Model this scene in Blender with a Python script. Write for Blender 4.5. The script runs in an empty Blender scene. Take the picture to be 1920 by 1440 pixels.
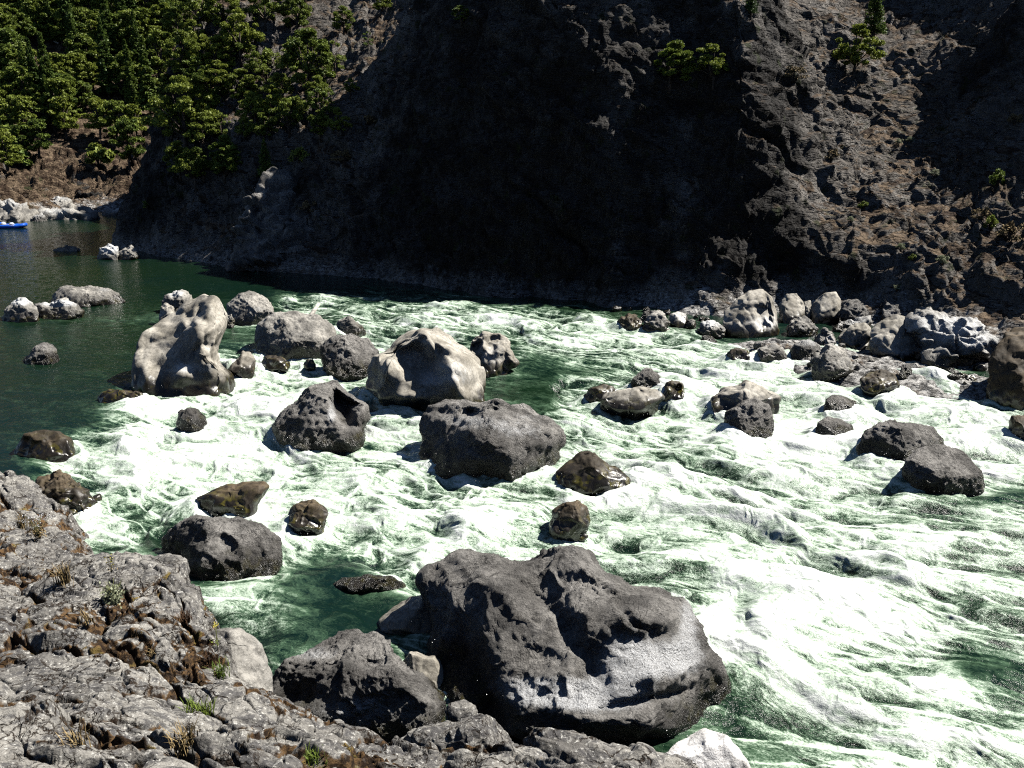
import bpy, math, random, time
import numpy as np
from mathutils import Vector

T0 = time.time()
random.seed(7)
S = bpy.context.scene
COL = S.collection

# ------------------------------------------------------------------ camera, light, exposure
CAM_H, PITCH, F = 12.0, math.radians(17.0), 1600.0      # metres, radians, focal length in photo pixels
cam_d = bpy.data.cameras.new('camera')
cam_d.sensor_width = 36.0
cam_d.lens = 36.0 * F / 1920.0
cam_d.clip_end = 3000
cam_d.clip_start = 0.1
cam = bpy.data.objects.new('camera', cam_d)
COL.objects.link(cam)
cam.location = (0, 0, CAM_H)
cam.rotation_euler = (math.radians(90) - PITCH, 0, 0)
S.camera = cam

SUN_EL, SUN_AZ = math.radians(50), math.radians(68)     # azimuth from +Y (view direction) towards +X
world = bpy.data.worlds.new('World')
S.world = world
world.use_nodes = True
wn = world.node_tree
bg = wn.nodes['Background']
sky = wn.nodes.new('ShaderNodeTexSky')
sky.sky_type = 'NISHITA'
sky.sun_disc = False
sky.sun_elevation = SUN_EL
sky.sun_rotation = SUN_AZ
sky.altitude = 600
sky.air_density = 0.55        # clear dry mountain air: deep blue sky, hard shadows
sky.dust_density = 0.0
sky.ozone_density = 1.5
wn.links.new(sky.outputs['Color'], bg.inputs['Color'])
bg.inputs['Strength'].default_value = 0.05
sl = bpy.data.lights.new('sun', 'SUN')
sl.energy = 5.0
sl.angle = math.radians(0.5)
sl.color = (1.0, 0.955, 0.88)
sun = bpy.data.objects.new('sun', sl)
COL.objects.link(sun)
sd = Vector((math.sin(SUN_AZ) * math.cos(SUN_EL), math.cos(SUN_AZ) * math.cos(SUN_EL), math.sin(SUN_EL)))
sun.rotation_euler = sd.to_track_quat('Z', 'Y').to_euler()
sun.location = (60, 60, 120)
S.view_settings.view_transform = 'Standard'
S.view_settings.look = 'None'
S.view_settings.exposure = 0.9
S.view_settings.gamma = 1.0
S.render.engine = 'CYCLES'
S.cycles.max_bounces = 5
S.cycles.diffuse_bounces = 0
S.cycles.glossy_bounces = 3
S.cycles.sample_clamp_indirect = 4.0
S.cycles.sample_clamp_direct = 6.0
S.cycles.use_denoising = False
S.cycles.pixel_filter_type = 'BLACKMAN_HARRIS'
S.cycles.filter_width = 1.15

# ------------------------------------------------------------------ pixel <-> world
SP, CP = math.sin(PITCH), math.cos(PITCH)
RIGHT = np.array([1.0, 0, 0])
UP = np.array([0, SP, CP])
FWD = np.array([0, CP, -SP])

def ray(u, v):
    """direction through photo pixel (u, v) with a component of 1 along the view axis"""
    return FWD + RIGHT * (u - 960) / F - UP * (v - 720) / F

def PD(u, v, D):
    """point on that ray whose horizontal forward distance (world y) is D"""
    r = ray(u, v)
    t = D / r[1]
    return np.array([0, 0, CAM_H]) + r * t

def W(u, v, z=0.0):
    """point on that ray at height z"""
    r = ray(u, v)
    t = (z - CAM_H) / r[2]
    return np.array([0, 0, CAM_H]) + r * t

def project(P):
    d = P - np.array([0, 0, CAM_H])
    dep = np.maximum(d @ FWD, 0.1)
    return 960 + F * (d @ RIGHT) / dep, 720 - F * (d @ UP) / dep

# ------------------------------------------------------------------ noise
def _tab(seed):
    r = np.random.RandomState(seed)
    p = r.permutation(256).astype(np.int32)
    g = r.normal(size=(256, 3)).astype(np.float32)
    g /= np.linalg.norm(g, axis=1)[:, None]
    return p, g
_TABS = {}
def _hash(ix, iy, iz, p):
    return p[(p[(p[ix & 255] + iy) & 255] + iz) & 255]

def perlin(P, seed=0):
    if seed not in _TABS: _TABS[seed] = _tab(seed)
    p, g = _TABS[seed]
    out = np.empty(len(P), np.float32)
    CH = 200000
    for s in range(0, len(P), CH):
        Q = np.asarray(P[s:s + CH], np.float32)
        i = np.floor(Q)
        f = Q - i
        i = i.astype(np.int32)
        w = f * f * f * (f * (f * 6 - 15) + 10)
        acc = np.zeros(len(Q), np.float32)
        for dx in (0, 1):
            wx = w[:, 0] if dx else 1 - w[:, 0]
            for dy in (0, 1):
                wy = w[:, 1] if dy else 1 - w[:, 1]
                for dz in (0, 1):
                    wz = w[:, 2] if dz else 1 - w[:, 2]
                    G = g[_hash(i[:, 0] + dx, i[:, 1] + dy, i[:, 2] + dz, p)]
                    d = G[:, 0] * (f[:, 0] - dx) + G[:, 1] * (f[:, 1] - dy) + G[:, 2] * (f[:, 2] - dz)
                    acc += wx * wy * wz * d
        out[s:s + CH] = acc * 1.5
    return out

def fbm(P, octs=4, seed=0, gain=0.5, lac=2.03, ridged=False):
    a, t = 1.0, np.zeros(len(P), np.float32)
    Q = np.asarray(P, np.float32).copy()
    for o in range(octs):
        n = perlin(Q, seed + o)
        if ridged: n = 0.6 - 2 * np.abs(n)
        t += a * n
        a *= gain
        Q = Q * lac + 13.7
    return t

def worley(P, seed=0, jit=0.85):
    """F1, F2-F1, tilt: nearest jittered cell point, gap to the next, and a random plane of that cell"""
    if seed not in _TABS: _TABS[seed] = _tab(seed)
    p, g = _TABS[seed]
    n = len(P)
    F1o, Go, To = np.empty(n, np.float32), np.empty(n, np.float32), np.empty(n, np.float32)
    CH = 150000
    for s in range(0, n, CH):
        Q = np.asarray(P[s:s + CH], np.float32)
        b = np.floor(Q - 0.5).astype(np.int32)
        F1 = np.full(len(Q), 9e9, np.float32); F2 = F1.copy(); T = np.zeros(len(Q), np.float32)
        for dx in (0, 1):
            for dy in (0, 1):
                for dz in (0, 1):
                    c = b + np.array([dx, dy, dz], np.int32)
                    h = _hash(c[:, 0], c[:, 1], c[:, 2], p)
                    d = Q - (c + 0.5 + g[h] * 0.5 * jit)
                    dd = np.einsum('ij,ij->i', d, d)
                    tilt = np.einsum('ij,ij->i', d, g[(h + 77) & 255]) + g[(h + 31) & 255][:, 0] * 0.6
                    m = dd < F1
                    F2 = np.where(m, F1, np.minimum(F2, dd))
                    T = np.where(m, tilt, T)
                    F1 = np.where(m, dd, F1)
        F1, F2 = np.sqrt(F1), np.sqrt(F2)
        F1o[s:s + CH], Go[s:s + CH], To[s:s + CH] = F1, F2 - F1, T
    return F1o, Go, To

def slab(g, t, w=0.12):
    return t * np.clip(g / w, 0, 1)

def sstep(a, b, x):
    t = np.clip((x - a) / (b - a), 0, 1)
    return t * t * (3 - 2 * t)

# ------------------------------------------------------------------ meshes
def mesh_from(name, V, Fa, smooth=True, attrs=None, uv=None):
    """V (n,3), Fa (m,3|4) numpy arrays"""
    me = bpy.data.meshes.new(name)
    k = Fa.shape[1]
    me.vertices.add(len(V)); me.vertices.foreach_set('co', np.asarray(V, np.float32).ravel())
    me.loops.add(Fa.size); me.loops.foreach_set('vertex_index', np.asarray(Fa, np.int32).ravel())
    me.polygons.add(len(Fa)); me.polygons.foreach_set('loop_start', np.arange(0, Fa.size, k, dtype=np.int32))
    if smooth: me.polygons.foreach_set('use_smooth', np.ones(len(Fa), bool))
    for a, d in (attrs or {}).items():
        at = me.attributes.new(a, 'FLOAT', 'POINT'); at.data.foreach_set('value', np.asarray(d, np.float32))
    if uv is not None:
        at = me.attributes.new('flow', 'FLOAT_VECTOR', 'POINT'); at.data.foreach_set('vector', np.asarray(uv, np.float32).ravel())
    me.update(calc_edges=True)
    return me

def link(name, me, mat=None, parent=None):
    o = bpy.data.objects.new(name, me)
    COL.objects.link(o)
    if mat is not None and me is not None and not me.materials: me.materials.append(mat)
    if parent is not None: o.parent = parent
    return o

def tag(o, label=None, cat=None, group=None, kind=None):
    if label: o['label'] = label
    if cat: o['category'] = cat
    if group: o['group'] = group
    if kind: o['kind'] = kind
    return o

def grid_faces(nr, nc):
    i = np.arange(nr * nc).reshape(nr, nc)
    return np.stack([i[:-1, :-1], i[:-1, 1:], i[1:, 1:], i[1:, :-1]], -1).reshape(-1, 4)

def vnormals(V, Fa):
    a, b, c = V[Fa[:, 0]], V[Fa[:, 1]], V[Fa[:, 2]]
    n = np.cross(b - a, c - a)
    out = np.zeros_like(V)
    for k in range(Fa.shape[1]):
        for j in range(3):
            out[:, j] += np.bincount(Fa[:, k], weights=n[:, j], minlength=len(V))
    return out / np.maximum(np.linalg.norm(out, axis=1), 1e-9)[:, None]

class Parts:
    """collects tubes and loose quads of ONE part"""
    def __init__(s): s.v, s.f, s.n = [], [], 0
    def add(s, V, Fq):
        s.v.append(np.asarray(V, float)); s.f.append(np.asarray(Fq, int) + s.n); s.n += len(V)
    def tube(s, pts, radii, seg=6):
        pts = np.asarray(pts, float); V = []
        for i, p in enumerate(pts):
            t = pts[min(i + 1, len(pts) - 1)] - pts[max(i - 1, 0)]
            t /= max(np.linalg.norm(t), 1e-9)
            a = np.cross(t, [0.31, 0.2, 0.93]); a /= max(np.linalg.norm(a), 1e-9)
            b = np.cross(t, a)
            for k in range(seg):
                an = 2 * math.pi * k / seg
                V.append(p + radii[i] * (a * math.cos(an) + b * math.sin(an)))
        Fq = [[i * seg + k, i * seg + (k + 1) % seg, (i + 1) * seg + (k + 1) % seg, (i + 1) * seg + k]
              for i in range(len(pts) - 1) for k in range(seg)]
        e = (len(pts) - 1) * seg
        if seg == 6:
            Fq += [[e, e + 1, e + 2, e + 3], [e, e + 3, e + 4, e + 5], [3, 2, 1, 0], [5, 4, 3, 0]]
        if seg == 4: Fq += [[e, e + 1, e + 2, e + 3], [3, 2, 1, 0]]
        s.add(V, Fq)
    def build(s, name, mat, parent=None, smooth=True):
        return link(name, mesh_from(name, np.concatenate(s.v), np.concatenate(s.f), smooth), mat, parent)

def leaf_quads(C, size, rng, flat=0.0, elong=1.5):
    """randomly turned leaf quads at centres C (n,3)"""
    n = len(C)
    a = rng.normal(size=(n, 3)); a[:, 2] *= (1 - flat * 0.7); a /= np.linalg.norm(a, axis=1)[:, None]
    b = rng.normal(size=(n, 3)); b -= a * np.einsum('ij,ij->i', a, b)[:, None]; b /= np.linalg.norm(b, axis=1)[:, None]
    s = size * rng.uniform(0.6, 1.4, n)[:, None]
    A, B = a * s * elong * 0.5, b * s * 0.5
    V = np.stack([C - A, C - B, C + A, C + B], 1).reshape(-1, 3)
    return V, np.arange(4 * n).reshape(-1, 4)

# ------------------------------------------------------------------ materials
class M:
    def __init__(s, name):
        s.m = bpy.data.materials.new(name); s.m.use_nodes = True
        s.t = s.m.node_tree; s.p = s.t.nodes['Principled BSDF']
    def n(s, typ, **kw):
        nd = s.t.nodes.new('ShaderNode' + typ)
        for k, v in kw.items():
            if k.startswith('i_'):
                key = k[2:].replace('_', ' ')
                nd.inputs[int(key) if key.isdigit() else key].default_value = v
            else: setattr(nd, k, v)
        return nd
    def l(s, a, b): s.t.links.new(a, b)
    def pos(s):
        if not hasattr(s, '_g'): s._g = s.n('NewGeometry')
        return s._g.outputs['Position']
    def noise(s, scale, detail=6, rough=0.55, vec=None, stretch=None, dist=0.0):
        v = vec if vec is not None else s.pos()
        if stretch:
            mp = s.n('Mapping'); mp.inputs['Scale'].default_value = stretch; s.l(v, mp.inputs['Vector']); v = mp.outputs[0]
        nd = s.n('TexNoise', i_Scale=scale, i_Detail=detail, i_Roughness=rough, i_Distortion=dist)
        s.l(v, nd.inputs['Vector'])
        return nd.outputs['Fac']
    def vor(s, scale, feature='F1', vec=None, rand=1.0):
        nd = s.n('TexVoronoi', feature=feature, i_Scale=scale, i_Randomness=rand)
        s.l(vec if vec is not None else s.pos(), nd.inputs['Vector'])
        return nd.outputs['Distance']
    def attr(s, name):
        nd = s.n('Attribute', attribute_name=name); return nd.outputs['Fac']
    def math(s, op, a, b=None, c=None, clamp=False):
        nd = s.n('Math', operation=op, use_clamp=clamp)
        for i, x in enumerate((a, b, c)):
            if x is None: continue
            if isinstance(x, (int, float)): nd.inputs[i].default_value = x
            else: s.l(x, nd.inputs[i])
        return nd.outputs[0]
    def ramp(s, x, a, b, lo=0.0, hi=1.0):
        nd = s.n('MapRange', clamp=True, interpolation_type='SMOOTHSTEP')
        s.l(x, nd.inputs['Value'])
        for k, v in (('From Min', a), ('From Max', b), ('To Min', lo), ('To Max', hi)): nd.inputs[k].default_value = v
        return nd.outputs[0]
    def mix(s, f, a, b):
        nd = s.n('Mix', data_type='RGBA')
        for i, x in ((0, f), (6, a), (7, b)):
            if isinstance(x, (int, float)): nd.inputs[i].default_value = x
            elif isinstance(x, tuple): nd.inputs[i].default_value = (*x, 1)
            else: s.l(x, nd.inputs[i])
        return nd.outputs[2]
    def nz(s):
        s.pos(); sp = s.n('SeparateXYZ'); s.l(s._g.outputs['Normal'], sp.inputs[0]); return sp.outputs[2]
    def z(s):
        sp = s.n('SeparateXYZ'); s.l(s.pos(), sp.inputs[0]); return sp.outputs[2]
    def bump(s, h, strength=0.5, dist=0.05, prev=None):
        nd = s.n('Bump', i_Strength=strength, i_Distance=dist)
        s.l(h, nd.inputs['Height'])
        if prev is not None: s.l(prev, nd.inputs['Normal'])
        return nd.outputs[0]
    def out(s, col, rough=0.9, normal=None, spec=0.3):
        if isinstance(col, tuple): s.p.inputs['Base Color'].default_value = (*col, 1)
        else: s.l(col, s.p.inputs['Base Color'])
        if isinstance(rough, (int, float)): s.p.inputs['Roughness'].default_value = rough
        else: s.l(rough, s.p.inputs['Roughness'])
        if isinstance(spec, (int, float)): s.p.inputs['Specular IOR Level'].default_value = spec
        else: s.l(spec, s.p.inputs['Specular IOR Level'])
        if normal is not None: s.l(normal, s.p.inputs['Normal'])
        return s.m

def rock_material(name, dark, light, white, pits=1.0, smooth=False, moss=0.35):
    m = M(name)
    n1 = m.noise(0.9, 5); n2 = m.noise(7, 8, 0.7); n3 = m.noise(38, 4, 0.7)
    wv_ = m.n('VectorMath', operation='ADD'); nn_ = m.n('TexNoise', i_Scale=0.8, i_Detail=5); m.l(m.pos(), nn_.inputs['Vector']); m.l(m.pos(), wv_.inputs[0]); m.l(nn_.outputs['Color'], wv_.inputs[1])
    c = m.mix(m.ramp(n1, 0.35, 0.68), dark, light)
    c = m.mix(m.ramp(n2, 0.44, 0.62, 0, 0.6), c, tuple(x * 0.4 for x in dark))
    c = m.mix(m.ramp(n3, 0.55, 0.72, 0, 0.45), c, tuple(min(1, x * 1.7) for x in light))
    bl = m.math('ADD', m.attr('bleach'), m.math('MULTIPLY', m.math('SUBTRACT', m.noise(4.5, 7, 0.75), 0.5), 1.6))
    bl = m.math('MULTIPLY', m.ramp(bl, 0.15, 1.05), m.ramp(m.noise(26, 5, 0.75), 0.38, 0.55, 0.35, 1.0))
    crk = m.vor(0.9, 'DISTANCE_TO_EDGE', wv_.outputs[0])
    crm = m.math('MULTIPLY', m.ramp(crk, 0.0, 0.016, 0.8, 0), m.ramp(m.noise(0.55, 3), 0.50, 0.60))
    c = m.mix(crm, c, tuple(x * 0.25 for x in dark))
    c = m.mix(bl, c, white)
    # wet, algae-dark band just above the water
    zz = m.math('ADD', m.z(), m.math('MULTIPLY', m.math('SUBTRACT', m.noise(2.2, 4), 0.5), 0.9))
    wet = m.math('MULTIPLY', m.ramp(zz, 0.2, 0.8, 1, 0), m.attr('wet'))
    mossy = m.mix(m.ramp(m.noise(3.3, 3), 0.5, 0.62, 0, moss), (0.018, 0.015, 0.011), (0.085, 0.075, 0.012))
    c = m.mix(wet, c, mossy)
    nb = m.bump(m.noise(5, 7, 0.65), 0.5 if not smooth else 0.2, 0.12)
    if pits > 0:
        v = m.math('ADD', m.math('MULTIPLY', m.vor(17, 'F1', wv_.outputs[0]), m.ramp(m.noise(1.7, 4), 0.4, 0.6)), m.math('MULTIPLY', m.noise(13, 9, 0.78), 2.2))
        nb = m.bump(v, 1.0 * pits, 0.06, nb)
        nb = m.bump(m.math('SUBTRACT', 1.0, crm), 0.6, 0.04, nb)
    else:
        nb = m.bump(m.noise(45, 3), 0.18, 0.015, nb)
    return m.out(c, m.ramp(wet, 0, 1, 0.75, 0.28), nb, m.ramp(wet, 0, 1, 0.3, 0.6))

MAT = {}
MAT['pit'] = rock_material('dark_pitted_rock', (0.114, 0.108, 0.101), (0.355, 0.34, 0.318), (0.70, 0.71, 0.72))
MAT['pale'] = rock_material('pale_scoured_rock', (0.25, 0.23, 0.19), (0.50, 0.47, 0.41), (0.76, 0.76, 0.74), pits=0, smooth=True)
MAT['ang'] = rock_material('grey_broken_rock', (0.15, 0.143, 0.13), (0.42, 0.40, 0.36), (0.68, 0.69, 0.69), pits=0.35)
MAT['white'] = rock_material('bleached_rock', (0.42, 0.40, 0.38), (0.66, 0.64, 0.61), (0.82, 0.81, 0.80), pits=0.25)
MAT['brown'] = rock_material('brown_wet_rock', (0.04, 0.032, 0.022), (0.12, 0.09, 0.055), (0.42, 0.38, 0.30), pits=0, smooth=True, moss=0.9)

def ledge_material():
    m = M('lichened_ledge_rock')
    n1 = m.noise(0.8, 5); n2 = m.noise(3.5, 9, 0.72, stretch=(1, 1.6, 2.2)); n3 = m.noise(16, 6, 0.75)
    c = m.mix(m.ramp(n1, 0.35, 0.65), (0.14, 0.133, 0.123), (0.30, 0.287, 0.26))
    c = m.mix(m.ramp(n2, 0.46, 0.58, 0, 0.85), c, (0.07, 0.068, 0.07))
    c = m.mix(m.ramp(n3, 0.54, 0.64, 0, 0.85), c, (0.58, 0.57, 0.53))
    c = m.mix(m.ramp(m.noise(28, 3, 0.6), 0.58, 0.66, 0, 0.7), c, (0.075, 0.07, 0.06))
    moss = m.math('ADD', m.attr('crack'), m.math('MULTIPLY', m.math('SUBTRACT', m.noise(6, 6, 0.7), 0.5), 1.1))
    mcol = m.mix(m.ramp(m.noise(11, 4), 0.42, 0.6), (0.022, 0.012, 0.006), (0.12, 0.07, 0.03))
    mcol = m.mix(m.ramp(m.noise(2.3, 3), 0.60, 0.68, 0, 0.7), mcol, (0.20, 0.15, 0.04))
    wv_ = m.n('VectorMath', operation='ADD'); nn_ = m.n('TexNoise', i_Scale=1.1, i_Detail=6, i_Roughness=0.6); m.l(m.pos(), nn_.inputs['Vector']); m.l(m.pos(), wv_.inputs[0]); m.l(nn_.outputs['Color'], wv_.inputs[1])
    ck = m.math('MULTIPLY', m.ramp(m.vor(1.7, 'DISTANCE_TO_EDGE', wv_.outputs[0]), 0.0, 0.035, 1, 0), m.ramp(m.noise(0.9, 3), 0.42, 0.55))
    ck2 = m.math('MULTIPLY', m.ramp(m.vor(5.5, 'DISTANCE_TO_EDGE', wv_.outputs[0]), 0.0, 0.05, 1, 0), m.ramp(m.noise(1.3, 3), 0.50, 0.60))
    ck = m.math('MAXIMUM', ck, ck2)
    c = m.mix(m.ramp(moss, 0.38, 0.60), c, mcol)
    c = m.mix(ck, c, (0.03, 0.018, 0.010))
    nb = m.bump(m.math('SUBTRACT', 1.0, ck), 0.9, 0.06)
    nb = m.bump(m.noise(3, 8, 0.7, stretch=(1, 1.6, 2)), 0.7, 0.12, nb)
    nb = m.bump(m.noise(30, 6, 0.7), 0.6, 0.02, nb)
    nb = m.bump(m.vor(9, 'F1', wv_.outputs[0]), 0.35, 0.03, nb)
    return m.out(c, 0.88, nb, 0.25)

def cliff_material():
    m = M('cliff_rock_and_grass')
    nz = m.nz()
    n1 = m.noise(0.25, 6); n2 = m.noise(1.6, 8, 0.7)
    rock = m.mix(m.ramp(m.math('ADD', m.math('MULTIPLY', n1, 0.5), m.math('MULTIPLY', m.noise(1.1, 7, 0.7), 0.5)), 0.42, 0.58), (0.05, 0.045, 0.042), (0.21, 0.20, 0.19))
    rock = m.mix(m.ramp(n2, 0.5, 0.62, 0, 0.7), rock, (0.018, 0.014, 0.011))
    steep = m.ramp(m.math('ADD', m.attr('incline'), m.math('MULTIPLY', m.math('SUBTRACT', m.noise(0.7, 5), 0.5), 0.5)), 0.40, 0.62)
    rock = m.mix(steep, m.mix(0.72, rock, (0.006, 0.0055, 0.005)), m.mix(0.38, rock, (0.25, 0.225, 0.195)))  # steep faces: mossy dark rock, with the wall's shade put into the colour
    grass = m.mix(m.ramp(m.noise(0.9, 6), 0.4, 0.6), (0.045, 0.027, 0.016), (0.18, 0.13, 0.085))
    g = m.math('ADD', m.math('ADD', nz, m.math('MULTIPLY', m.math('SUBTRACT', m.noise(0.5, 7, 0.65), 0.5), 1.5)), m.attr('soil'))
    c = m.mix(m.ramp(g, 0.72, 0.98), rock, grass)
    c = m.mix(m.ramp(m.noise(0.8, 5, 0.6), 0.60, 0.68, 0, 0.7), c, (0.03, 0.042, 0.012))
    # pale band of bleached rock the floods keep clean
    zz = m.math('ADD', m.z(), m.math('MULTIPLY', m.math('SUBTRACT', m.noise(0.6, 6, 0.65), 0.5), 5.0))
    zz = m.math('ADD', zz, m.math('MULTIPLY', m.math('SUBTRACT', m.noise(3.0, 5, 0.7), 0.5), 3.0))
    band = m.math('MULTIPLY', m.ramp(zz, 0.2, 1.6, 1, 0), m.attr('band'))
    c = m.mix(band, c, m.mix(m.ramp(m.noise(2.5, 8, 0.7), 0.4, 0.58), (0.10, 0.098, 0.095), m.mix(steep, (0.42, 0.41, 0.40), (0.55, 0.54, 0.52))))
    mp = m.n('Mapping'); mp.inputs['Rotation'].default_value = (0.5, 0.35, 0.2); mp.inputs['Scale'].default_value = (0.8, 1.0, 2.4); m.l(m.pos(), mp.inputs['Vector'])
    wv_ = m.n('VectorMath', operation='ADD'); m.l(mp.outputs[0], wv_.inputs[0]); nn_ = m.n('TexNoise', i_Scale=1.2, i_Detail=4); m.l(m.pos(), nn_.inputs['Vector']); m.l(nn_.outputs['Color'], wv_.inputs[1])
    nb = m.bump(m.vor(1.1, 'F1', wv_.outputs[0]), 1.0, 0.7)
    nb = m.bump(m.vor(3.2, 'F1', wv_.outputs[0]), 0.9, 0.28, nb)
    nb = m.bump(m.noise(1.2, 9, 0.72), 0.8, 0.4, nb)
    nb = m.bump(m.noise(7, 5, 0.7), 0.7, 0.10, nb)
    return m.out(c, 0.9, nb, 0.25)

def foliage(name, a, b, tip):
    m = M(name)
    oi = m.n('ObjectInfo')
    c = m.mix(m.ramp(m.noise(0.9, 4), 0.35, 0.65), a, b)
    c = m.mix(m.math('MULTIPLY', oi.outputs['Random'], 0.9), c, tip)
    m.out(c, 0.55, None, 0.3)
    tr = m.n('BsdfTranslucent'); m.l(c, tr.inputs['Color'])
    mx = m.n('MixShader', i_0=0.25)
    m.l(m.p.outputs[0], mx.inputs[1]); m.l(tr.outputs[0], mx.inputs[2])
    m.l(mx.outputs[0], m.t.nodes['Material Output'].inputs['Surface'])
    return m.m
def plain(name, col, rough=0.8, var=0.3, scale=6):
    m = M(name)
    return m.out(m.mix(m.ramp(m.noise(scale, 5), 0.35, 0.65), tuple(x * (1 - var) for x in col), tuple(min(1, x * (1 + var)) for x in col)), rough)
MAT['ledge'] = ledge_material()
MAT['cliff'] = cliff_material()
MAT['oak'] = foliage('oak_leaves', (0.055, 0.095, 0.018), (0.18, 0.25, 0.038), (0.27, 0.32, 0.045))
MAT['fir'] = foliage('fir_needles', (0.035, 0.07, 0.018), (0.10, 0.17, 0.035), (0.15, 0.21, 0.035))
MAT['shrub'] = foliage('shrub_leaves', (0.09, 0.15, 0.025), (0.20, 0.28, 0.05), (0.28, 0.33, 0.06))
MAT['sage'] = foliage('grey_green_leaves', (0.16, 0.19, 0.10), (0.30, 0.34, 0.20), (0.36, 0.38, 0.26))
MAT['bark'] = plain('bark', (0.11, 0.085, 0.065), 0.9, 0.5)
MAT['snag'] = plain('bleached_wood', (0.50, 0.47, 0.42), 0.8)
MAT['straw'] = plain('dry_grass', (0.26, 0.19, 0.09), 0.8, 0.4, 20)
MAT['moss'] = plain('brown_moss', (0.06, 0.03, 0.014), 0.9, 0.5, 20)
MAT['yellow'] = plain('yellow_petals', (0.65, 0.55, 0.05), 0.6, 0.2)
MAT['greyflower'] = plain('white_petals', (0.65, 0.65, 0.68), 0.6, 0.2)
MAT['stem'] = plain('green_stems', (0.12, 0.13, 0.05), 0.7)
MAT['raft'] = plain('blue_raft_rubber', (0.015, 0.11, 0.60), 0.35, 0.15, 2)
MAT['gear'] = plain('pale_gear_bag', (0.55, 0.60, 0.68), 0.6, 0.2, 4)
print('materials', time.time() - T0)

# ------------------------------------------------------------------ far bank terrain
class RBF:
    def __init__(s, pts):
        pts = np.asarray(pts, float)
        s.c = pts[:, :2]
        d = np.linalg.norm(s.c[:, None] - s.c[None], axis=2)
        n = len(pts)
        A = np.zeros((n + 3, n + 3)); A[:n, :n] = d - np.eye(n) * 0.02
        A[:n, n] = 1; A[:n, n + 1:] = s.c; A[n, :n] = 1; A[n + 1:, :n] = s.c.T
        s.w = np.linalg.solve(A, np.concatenate([pts[:, 2], np.zeros(3)]))
    def __call__(s, X, Y):
        X, Y = np.asarray(X, float), np.asarray(Y, float)
        sh = X.shape; x, y = X.ravel(), Y.ravel()
        out = s.w[-3] + s.w[-2] * x + s.w[-1] * y
        for (cx, cy), w in zip(s.c, s.w[:-3]):
            out = out + w * np.sqrt((x - cx) ** 2 + (y - cy) ** 2)
        return out.reshape(sh)

far_pts = []
shoreL = [(-420, 452), (-200, 434), (0, 416), (120, 405), (200, 398), (270, 394)]
shoreR = [(262, 470), (330, 485), (420, 500), (500, 508), (560, 513), (630, 517), (700, 521), (790, 533), (870, 545), (1000, 556), (1100, 563),
          (1200, 572), (1300, 592), (1350, 640), (1420, 668), (1500, 688), (1600, 710), (1700, 716), (1800, 725), (1860, 745), (1990, 790), (2200, 850)]
for u, v in shoreL + shoreR:
    p = W(u, v); far_pts.append(p)
    q = p.copy(); q[1] -= 4.5; q[2] = -2.5; far_pts.append(q)
far_pts += [(-44, 92, -2.5), (-48, 104, -3), (-44, 114, -3), (60, 8, 0), (56, 4, -3), (-150, 95, -3), (0, 20, -6), (-30, 30, -6), (-60, 50, -6), (30, 15, -4)]
for u, v in [(1350, 596), (1420, 590), (1500, 586), (1600, 594), (1700, 612), (1800, 655), (1880, 705), (1450, 640), (1550, 640), (1650, 660)]:
    far_pts.append(W(u, v, -0.05))
for u, v, D in [(290, 400, 85.5), (300, 320, 87), (340, 250, 89), (340, 120, 92), (380, 0, 98),
                (420, 400, 81), (420, 250, 86), (430, 100, 93), (440, 0, 100),
                (480, 400, 79), (520, 430, 76.5), (520, 345, 80), (500, 305, 82), (520, 200, 88), (520, 100, 95), (520, 0, 102),
                (560, 380, 78), (600, 430, 73), (600, 300, 78), (620, 200, 83), (640, 100, 92), (650, 0, 102),
                (700, 400, 71), (700, 300, 74), (700, 220, 79), (710, 100, 91), (730, 0, 102),
                (800, 450, 67), (800, 300, 69.5), (800, 150, 73.5), (800, 50, 78), (800, 0, 82),
                (900, 400, 64), (900, 200, 67.5), (900, 0, 72.5), (900, -200, 80),
                (1000, 450, 61.6), (1000, 300, 63.5), (1000, 150, 66), (1000, 0, 69.5), (1000, -200, 76),
                (1150, 480, 58.8), (1150, 300, 61.6), (1150, 150, 64.2), (1150, 0, 67), (1150, -200, 73),
                (1300, 520, 57.2), (1300, 330, 61.5), (1300, 215, 63.6), (1300, 100, 66), (1300, 0, 68), (1300, -200, 72.5),
                (1400, 530, 57), (1400, 330, 58.8), (1390, 215, 60), (1390, 100, 62), (1380, 0, 64.5), (1380, -200, 70), (1450, 215, 61.5), (1450, 80, 67),
                (1480, 520, 57.5), (1480, 400, 58.8), (1480, 320, 61.5), (1500, 130, 76), (1500, 0, 87),
                (1600, 560, 54), (1600, 480, 55.6), (1600, 430, 57.3), (1600, 370, 62.5), (1600, 250, 72), (1600, 120, 82), (1600, 0, 93),
                (1700, 575, 52), (1700, 520, 53.3), (1700, 475, 54.8), (1700, 420, 60), (1700, 300, 69), (1700, 120, 82), (1700, 0, 93),
                (1800, 620, 48), (1800, 550, 51), (1800, 480, 54.5), (1800, 440, 56.5), (1800, 380, 62.5), (1800, 200, 75.5), (1800, 0, 88),
                (1900, 650, 43), (1900, 560, 48.5), (1900, 470, 53.5), (1900, 350, 60.5), (1900, 200, 68), (1900, 0, 74),
                (2100, 600, 43), (2100, 300, 55), (2100, 0, 66), (2000, 200, 65),
                # upstream hillside
                (-200, 390, 112), (-200, 340, 125), (-200, 250, 145), (-200, 0, 190),
                (0, 380, 114), (0, 345, 124), (0, 318, 140), (0, 200, 165), (0, 100, 183), (0, 0, 200),
                (100, 385, 121), (150, 350, 130), (150, 320, 146), (150, 200, 168), (150, 0, 205),
                (230, 375, 128), (280, 345, 136), (280, 315, 150), (300, 200, 172), (330, 0, 210)]:
    far_pts.append(PD(u, v, D))
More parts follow.
